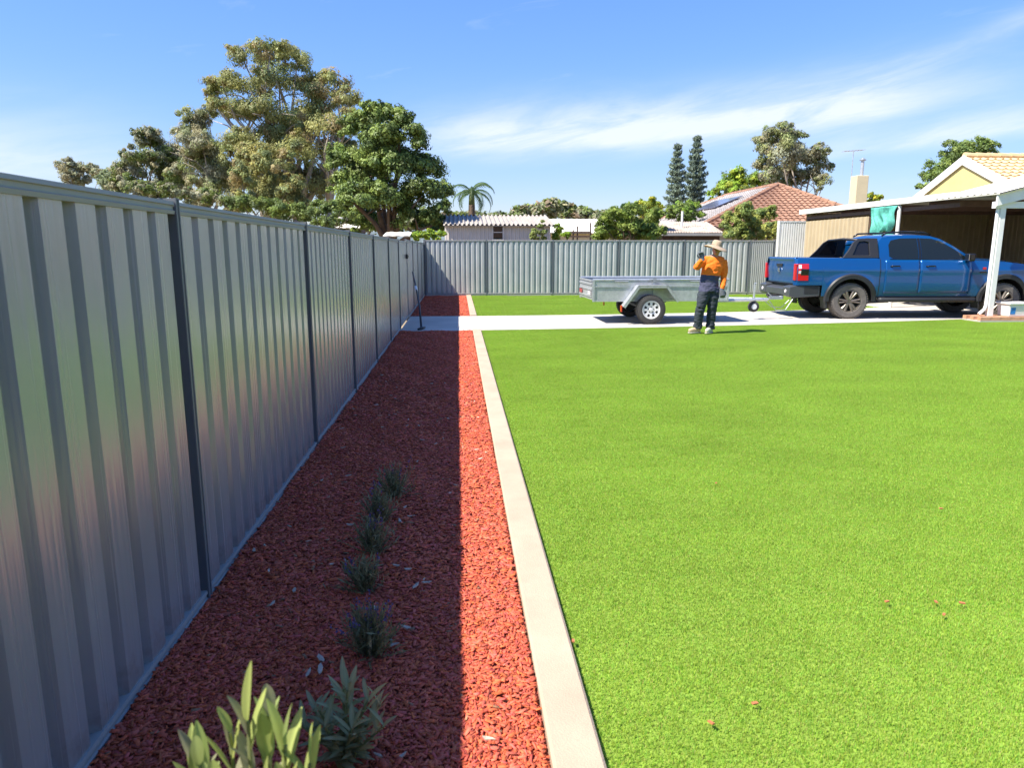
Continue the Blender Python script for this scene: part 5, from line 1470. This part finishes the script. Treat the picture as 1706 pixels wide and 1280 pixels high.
# arms
ptube([(-.150, 0, 1.385), (-.21, -.02, 1.345), (-.275, -.05, 1.285), (-.325, -.08, 1.235)], [.066, .064, .058, .052], 12)
ptube([(-.325, -.08, 1.235), (-.315, -.12, 1.285), (-.285, -.165, 1.36), (-.265, -.19, 1.405)], [.053, .052, .044, .038], 12)
ptube([(.205, .01, 1.375), (.242, .01, 1.29), (.252, .0, 1.17), (.240, -.01, 1.06)], [.068, .064, .058, .053], 12)
ptube([(.240, -.01, 1.06), (.225, -.04, .98), (.20, -.075, .90), (.185, -.09, .845)], [.053, .051, .044, .039], 12)
# legs
ptube([(-.105, 0, .86), (-.135, -.02, .74), (-.175, -.045, .60), (-.195, -.05, .485)], [.105, .105, .088, .076], 14)
ptube([(-.195, -.05, .485), (-.205, -.02, .36), (-.212, .0, .22), (-.215, .015, .085)], [.076, .078, .072, .076], 14)
ptube([(.045, 0, .86), (.045, -.01, .74), (.042, -.015, .60), (.040, -.02, .485)], [.108, .105, .088, .076], 14)
ptube([(.040, -.02, .485), (.038, .0, .36), (.036, .01, .22), (.035, .015, .080)], [.076, .078, .072, .076], 14)
me = fused(PB, 'body', .0095, 5, [M['trouser'], M['navy_cloth'], M['orange_cloth'], M['skin']])
# cloth folds and material by garment
co = np.zeros(len(me.vertices)*3, np.float32); me.vertices.foreach_get('co', co); co = co.reshape(-1, 3)
no = np.zeros_like(co).ravel(); me.vertices.foreach_get('normal', no); no = no.reshape(-1, 3)
x, y, z = co.T
from mathutils import noise as mnoise
fold = np.array([.012*mnoise.noise((a*9, b*9, c*17)) + .007*mnoise.noise((a*22+5, b*22, c*30)) for a, b, c in co.tolist()])
amp = np.where(z < .80, 1.0, np.where(z < 1.40, .8, 0.0)); amp = np.where((z < .25) & (z > .08), 1.5, amp)
co += no*(fold*amp)[:, None]
me.vertices.foreach_set('co', co.ravel()); me.update()
ctr = np.zeros(len(me.polygons)*3, np.float32); me.polygons.foreach_get('center', ctr); cx_, cy_, cz_ = ctr.reshape(-1, 3).T
mi = np.zeros(len(me.polygons), np.int32)
arm_r = (cx_ > .145 + .0*cz_) & (cz_ > .83) & (cx_ > .165 - .12*(1.0-cz_).clip(0)) & ((cx_ > .150) & (cz_ < 1.13))
arm_l = (cx_ < -.215)
mi[cz_ > .803] = 1
mi[(cz_ > 1.105 + .10*(cx_+.03)*-.6)] = 2
mi[arm_r | (arm_l & (cz_ > 1.1))] = 2
mi[(cz_ > 1.462) & (np.hypot(cx_-.06, cy_+.02) < .16) & (cx_ > -.12)] = 3
mi[(cz_ > 1.445) & (cy_ < -.02) & (cx_ > -.05) & (cx_ < .10)] = 3
me.polygons.foreach_set('material_index', mi); me.polygons.foreach_set('use_smooth', [True]*len(me.polygons))
link('body', me, person)
# eyes and brows, mouth
for ex in (-.004, .046):
    m = MB(); m.lathe([(0, -.008), (.008, -.005), (.010, 0), (.008, .005), (0, .008)], (ex, -.098 + (ex*.12), 1.607), 'Y', 8); m.build('eye', M['black_gloss'], person)
m = MB(); m.tube([(.008, -.106, 1.530), (.028, -.114, 1.527), (.046, -.108, 1.530)], [.003, .005, .003], 6); m.build('mouth', mat('lips', (.30, .12, .10), .6), person)
m = MB(); m.lathe([(.083, 1.62), (.088, 1.585), (.082, 1.55), (.05, 1.53)], (.085, .012, 0), 'Z', 14, a0=-.2, a1=PI+.5); m.build('hair', mat('dark_hair', (.03, .022, .018), .7), person)
# hat: domed crown, band, wide drooping brim, tipped to the right
hat = MB()
prof = [(.0, .122), (.045, .120), (.075, .108), (.090, .080), (.096, .030), (.098, .012), (.135, .006), (.18, -.010), (.222, -.034), (.223, -.040), (.18, -.018), (.13, -.003), (.094, .002), (.080, .01)]
n_ = 32; v = []
for r_h, h in prof:
    for k in range(n_):
        a = 2*PI*k/n_
        wob = .016*math.sin(2*a+.6) * max(0, (r_h-.10)/.11)
        v.append((r_h*math.cos(a), r_h*math.sin(a)*1.05, h + wob))
hat.add(v, [(i*n_+k, i*n_+(k+1) % n_, (i+1)*n_+(k+1) % n_, (i+1)*n_+k) for i in range(len(prof)-1) for k in range(n_)])
ho = hat.build('hat', M['hat'], person, smooth=True); ho.location = (.065, -.005, 1.640); ho.rotation_euler = (rad(6), rad(13), 0)
m = MB(); m.lathe([(.0985, .012), (.099, .034), (.096, .036)], n=28); m.build('hat_band', mat('hat_band', (.30, .22, .15), .8), ho)
# gloves: palm and five separate fingers
def glove(loc, rot, curl, mirror):
    G = MB()
    G.tube([(0, 0, -.045), (0, 0, 0.0), (0, 0, .05), (0, 0, .085)], [(.030, .036), (.026, .042), (.022, .046), (.018, .042)], 12)
    for k, (yy, ln) in enumerate(((-.034, .070), (-.012, .080), (.011, .075), (.033, .058))):
        p = Vector((0, yy, .082)); ang = .15; path = [Vector((0, yy*.9, .06)), p.copy()]
        for s_ in range(3):
            ang += curl; p = p + Vector((math.sin(ang), yy*.35, math.cos(ang)))*(ln/3); path.append(p.copy())
        G.tube(path, [.0115, .0115, .0105, .0100, .008], 8)
    G.tube([(.005, -.032, .005), (.022, -.056, .035), (.036, -.060, .066), (.044, -.052, .090)], [.014, .0135, .012, .009], 8)
    g_ = fused(G, 'glove', .0042, 2, [M['glove']])
    g_.polygons.foreach_set('use_smooth', [True]*len(g_.polygons))
    o = link('glove', g_, person); o.location = loc; o.rotation_euler = rot; o.scale = (1.1, mirror*1.1, 1.1)
    return o
glove((-.262, -.195, 1.425), (rad(14), rad(4), rad(-120)), .62, 1)
glove((.180, -.097, .815), (rad(168), rad(6), rad(70)), .42, -1)
# boots
def boot(x, y, yaw, material):
    B = MB()
    B.tube([(0, 0, .17), (0, 0, .11), (0, 0, .06)], [.060, .058, .052], 14)
    B.tube([(-.055, 0, .045), (.02, 0, .052), (.10, 0, .050), (.165, 0, .038), (.19, 0, .03)], [(.045, .040), (.050, .048), (.046, .050), (.036, .044), (.018, .026)], 14)
    b_ = fused(B, 'boot', .0065, 3, [material]); b_.polygons.foreach_set('use_smooth', [True]*len(b_.polygons))
    o = link('boot', b_, person); o.location = (x, y, .012); o.rotation_euler = (0, 0, yaw)
    s_ = MB(); v = []
    out = [(-.065, -.038), (-.02, -.046), (.08, -.052), (.15, -.046), (.20, -.015), (.20, .015), (.15, .046), (.08, .052), (-.02, .046), (-.065, .038)]
    s_.extrude(out, 'Z', -.010, .014); s_.build('sole', mat('boot_sole', (.45, .42, .33), .8), o, bevel=.004)
boot(-.222, .01, rad(196), M['boot'])
boot(.032, .005, rad(228), M['boot_pale'])

# ================================================================== garden plants
def leaf_shape(name, L, W, fold, curve, tint, material='leaf', wav=0.):
    nu, nv = 8, 4; V, F = [], []
    for i in range(nu+1):
        t = i/nu; w = W*.5*(math.sin(PI*min(1, t**.9*.975+.018))**.62)
        z = -curve*L*t*t
        for j in range(nv+1):
            s_ = -1 + 2*j/nv
            V.append((L*t*(1-.15*curve*t), s_*w, z + abs(s_)*fold*w + wav*W*math.sin(t*9+s_)))
    for i in range(nu):
        for j in range(nv): F.append((i*(nv+1)+j, (i+1)*(nv+1)+j, (i+1)*(nv+1)+j+1, i*(nv+1)+j+1))
    tint = np.array(tint)
    c = np.array([tint*(1.18 if abs(-1 + 2*(k % (nv+1))/nv) < .1 else 1.0) for k in range(len(V))])
    return np_mesh(name, np.array(V), np.array(F), M[material], c, smooth=True)
def shrub(name, label, loc, stems, leafset, seed, stem_mat, per_stem, rise=(.5, 1.0), size=(.75, 1.15), tilt=(.35, 1.0)):
    """stems: (dx, dy, height); leaves are separate parts that share a few shapes"""
    rr = random.Random(seed)
    t = thing(name, label, 'plant', loc)
    for (dx_, dy_, h) in stems:
        m = MB(); top = Vector((dx_, dy_, h)); m.tube([(0, 0, -.02), (dx_*.35, dy_*.35, h*.5), top], [.008, .006, .003], 6); m.build('stem', stem_mat, t)
        for k in range(per_stem):
            f = rise[0] + (rise[1]-rise[0])*(k/(per_stem-1)); a = k*2.4 + rr.uniform(-.4, .4) + dx_*9
            b = Vector((dx_*.35, dy_*.35, h*.5)).lerp(top, (f-.5)*2) if f > .5 else Vector((dx_*.7*f, dy_*.7*f, h*f))
            el_ = tilt[0] + (tilt[1]-tilt[0])*f + rr.uniform(-.18, .18)
            sc = rr.uniform(*size)*(1.0 - .15*max(0, f-.7))
            inst('leaf', rr.choice(leafset), t, b, (rr.uniform(-.5, .5), -el_, a), (sc, sc, sc))
    return t
olive = [leaf_shape('leaf', .115, .029, .35, .05, (.36, .44, .13)), leaf_shape('leaf', .105, .026, .25, .10, (.30, .37, .13)), leaf_shape('leaf', .125, .027, .4, .02, (.40, .46, .14)), leaf_shape('leaf', .10, .029, .3, .14, (.30, .30, .18))]
green_stem = mat('green_stem', (.20, .22, .08), .7)
shrub('potted_shrub' if False else 'olive_shrub', 'sunlit olive leaved shrub nearest the camera at the bottom left', (-.335, .97, 0),
      [(.0, .04, .88), (-.07, .02, .82), (.06, .02, .85), (.02, .08, .86), (-.03, -.03, .80), (.09, .04, .80), (-.10, .06, .80), (.04, -.03, .80), (-.04, .07, .84)], olive, 3, green_stem, 11, rise=(.70, 1.0), size=(.6, 1.0), tilt=(.55, 1.32))
sage = [leaf_shape('leaf', .085, .018, .3, .2, (.30, .33, .17)), leaf_shape('leaf', .07, .017, .3, .35, (.25, .28, .14)), leaf_shape('leaf', .095, .019, .2, .12, (.33, .35, .18))]
shrub('sage_shrub', 'shaded grey green leafy shrub just right of the sunlit shrub', (-.375, 1.98, 0),
      [(-.07, .0, .22), (.0, .05, .26), (.08, .0, .24), (.04, -.07, .20), (-.04, -.06, .20), (.11, .06, .18), (-.10, .07, .17), (.02, .0, .28), (-.12, -.02, .18), (.13, -.03, .17)], sage, 8, green_stem, 20, rise=(.2, 1.0), size=(.7, 1.15), tilt=(.25, 1.0))
def lavender(label, loc, R, H, n, seed, flowers):
    r = np.random.default_rng(seed)
    t = thing('lavender_bush', label, 'plant', loc, 0, 'row of small lavender bushes in the mulch')
    P, D, N_, L_ = [], [], [], []
    m = MB(); fl = []
    for k in range(n):
        a = r.uniform(0, 2*PI); e = abs(r.normal(0, .5)); h = H*r.uniform(.6, 1.1)
        d_ = np.array([math.cos(a)*math.sin(e), math.sin(a)*math.sin(e), math.cos(e)]); b = np.array([math.cos(a), math.sin(a), 0])*R*.25*r.random()
        s = np.linspace(.08, 1, 9)[:, None]*h; p = b + d_*s
        P.append(p); D.append(np.tile(d_, (9, 1)) + r.normal(0, .5, (9, 3))); N_.append(unit(r, 9)); L_.append(r.uniform(.03, .055, 9))
        if k % 6 == 0: m.tube([b, b + d_*h], [.003, .0015], 4)
        if r.random() < flowers: fl.append((b + d_*h, d_))
    m.build('stems', green_stem, t); 
    P, D, N_, L_ = map(np.concatenate, (P, D, N_, L_))
    v, f = leaf_quads(P, D, N_, L_, L_*.16)
    C = np.array([.22, .225, .115])[None]*r.uniform(.6, 1.4, (len(P), 1))
    o = link('foliage', np_mesh('foliage', v, f, M['leaf'], np.repeat(C, 4, 0)), t); stuff(o)
    if fl:
        P, D, N_ = [], [], []
        for p, d_ in fl:
            k = 14; P.append(p + d_*r.uniform(0, .07, (k, 1)) + r.normal(0, .006, (k, 3))); D.append(unit(r, k) + d_); N_.append(unit(r, k))
        P, D, N_ = map(np.concatenate, (P, D, N_)); L_ = r.uniform(.010, .018, len(P))
        v, f = leaf_quads(P, D, N_, L_, L_*.6); C = np.array([.12, .095, .20])[None]*r.uniform(.6, 1.5, (len(P), 1))
        o = link('flowers', np_mesh('flowers', v, f, M['leaf'], np.repeat(C, 4, 0)), t); stuff(o)
    for c in t.children:
        if c.name.startswith('stems'): stuff(c)
lavender('nearest lavender bush of the row carrying purple flowers', (-.375, 2.60, 0), .09, .205, 170, 71, .13)
lavender('second lavender bush of the row from the camera', (-.455, 3.16, 0), .08, .17, 110, 72, .03)
lavender('third lavender bush of the row from the camera', (-.47, 3.58, 0), .09, .20, 120, 73, .05)
lavender('fourth lavender bush of the row with sparse stems', (-.485, 4.02, 0), .09, .20, 120, 74, .03)
lavender('farthest lavender bush of the row in the mulch', (-.44, 4.45, 0), .10, .22, 130, 75, .04)

# dry leaves and bark scraps lying on the mulch
def scraps(name, pts, seed):
    r = random.Random(seed); m = MB()
    for (x, y, s_) in pts:
        a = r.uniform(0, 6.28); c, sn = math.cos(a), math.sin(a); w = s_*r.uniform(.22, .4); z = .042
        ring = [(-.5, 0), (-.2, .5), (.25, .42), (.5, 0), (.2, -.45), (-.25, -.5)]
        top = [(x + c*u*s_ - sn*v_*w, y + sn*u*s_ + c*v_*w, z + .010*abs(u) + r.uniform(0, .006)) for u, v_ in ring]
        bot = [(p[0], p[1], p[2]-.004) for p in top]
        m.add(top + bot, [(0,1,2,3,4,5), (11,10,9,8,7,6)] + [(i, 6+i, 6+(i+1) % 6, (i+1) % 6) for i in range(6)])
    o = m.build(name, mat('dry_leaf', (.50, .41, .31), .85, var=.3, vscale=20), None); return stuff(o)
r_ = random.Random(12)
pts = [(-.58, 2.45, .06), (-.54, 2.47, .07), (-.55, 2.54, .06), (-.30, 2.66, .05), (-.47, 2.36, .03), (-.41, 2.75, .04), (-.28, 2.62, .05), (-.24, 2.75, .06), (-.33, 3.35, .05), (-.22, 3.12, .06), (-.17, 3.15, .05), (-.36, 3.95, .06), (-.30, 4.02, .05), (-.85, 3.0, .05), (-.78, 3.12, .04)]
pts += [(r_.uniform(-1.1, .2), r_.uniform(1.6, 9), r_.uniform(.025, .05)) for _ in range(60)]
tag(scraps('leaf_litter', pts, 4), 'pale dry leaves and bark scraps scattered on the red mulch', 'leaf litter')
# stray red chips on the turf
cm_ = MB().box((0, 0, 0), (.024, .011, .005)).mesh('wood_chip', mat('red_chip', (.42, .15, .06), .85))
for (x, y, a, lb) in ((1.92, 2.84, .4, 'leftmost stray red chip lying on the lawn at the lower right'), (2.14, 2.82, 1.2, 'bright red chip lying on the lawn right of the leftmost chip'), (2.25, 2.80, -.3, 'rightmost of three red chips in a row on the lawn'),
                      (2.10, 2.71, .8, 'dull red chip just below the row of three chips'), (2.95, 3.94, .1, 'lone red chip farther up the lawn at the right'), (.447, 2.62, 1.4, 'red chip caught at the lawn edge beside the kerb'),
                      (1.02, 2.17, .3, 'pale orange chip near the bottom edge of the lawn, right of its twin'), (.83, 2.08, 2.0, 'pale orange chip nearest the bottom edge of the lawn'), (1.74, 4.52, 1.0, 'lone chip on the left half of the lawn, far from the other chips')):
    o = bpy.data.objects.new('wood_chip', cm_); COL.objects.link(o); o.location = (x, y, .030); o.rotation_euler = (.15, .1, a); tag(o, lb, 'wood chip', 'stray red chips on the turf')

# long-handled tool standing at the gate
tl_ = thing('garden_tool', 'dark long handled garden tool with pale collar leaning at the gate over the path', 'tool', (-.76, 14.35, .014))
m = MB(); m.tube([(.0, .0, .03), (-.09, 1.2, .38), (-.24, 2.35, .80), (-.33, 2.9, 1.06)], [.022, .020, .018, .016], 8); m.build('shaft', M['black'], tl_, smooth=True)
m = MB(); m.tube([(-.20, 2.02, .67), (-.225, 2.22, .745)], .032, 10); m.build('collar', M['white_plastic'], tl_, smooth=40)
m = MB(); m.tube([(-.05, -.10, .012), (.02, .02, .03), (.06, .16, .03)], [.03, .03, .02], 8); m.build('head', M['black'], tl_, smooth=True)
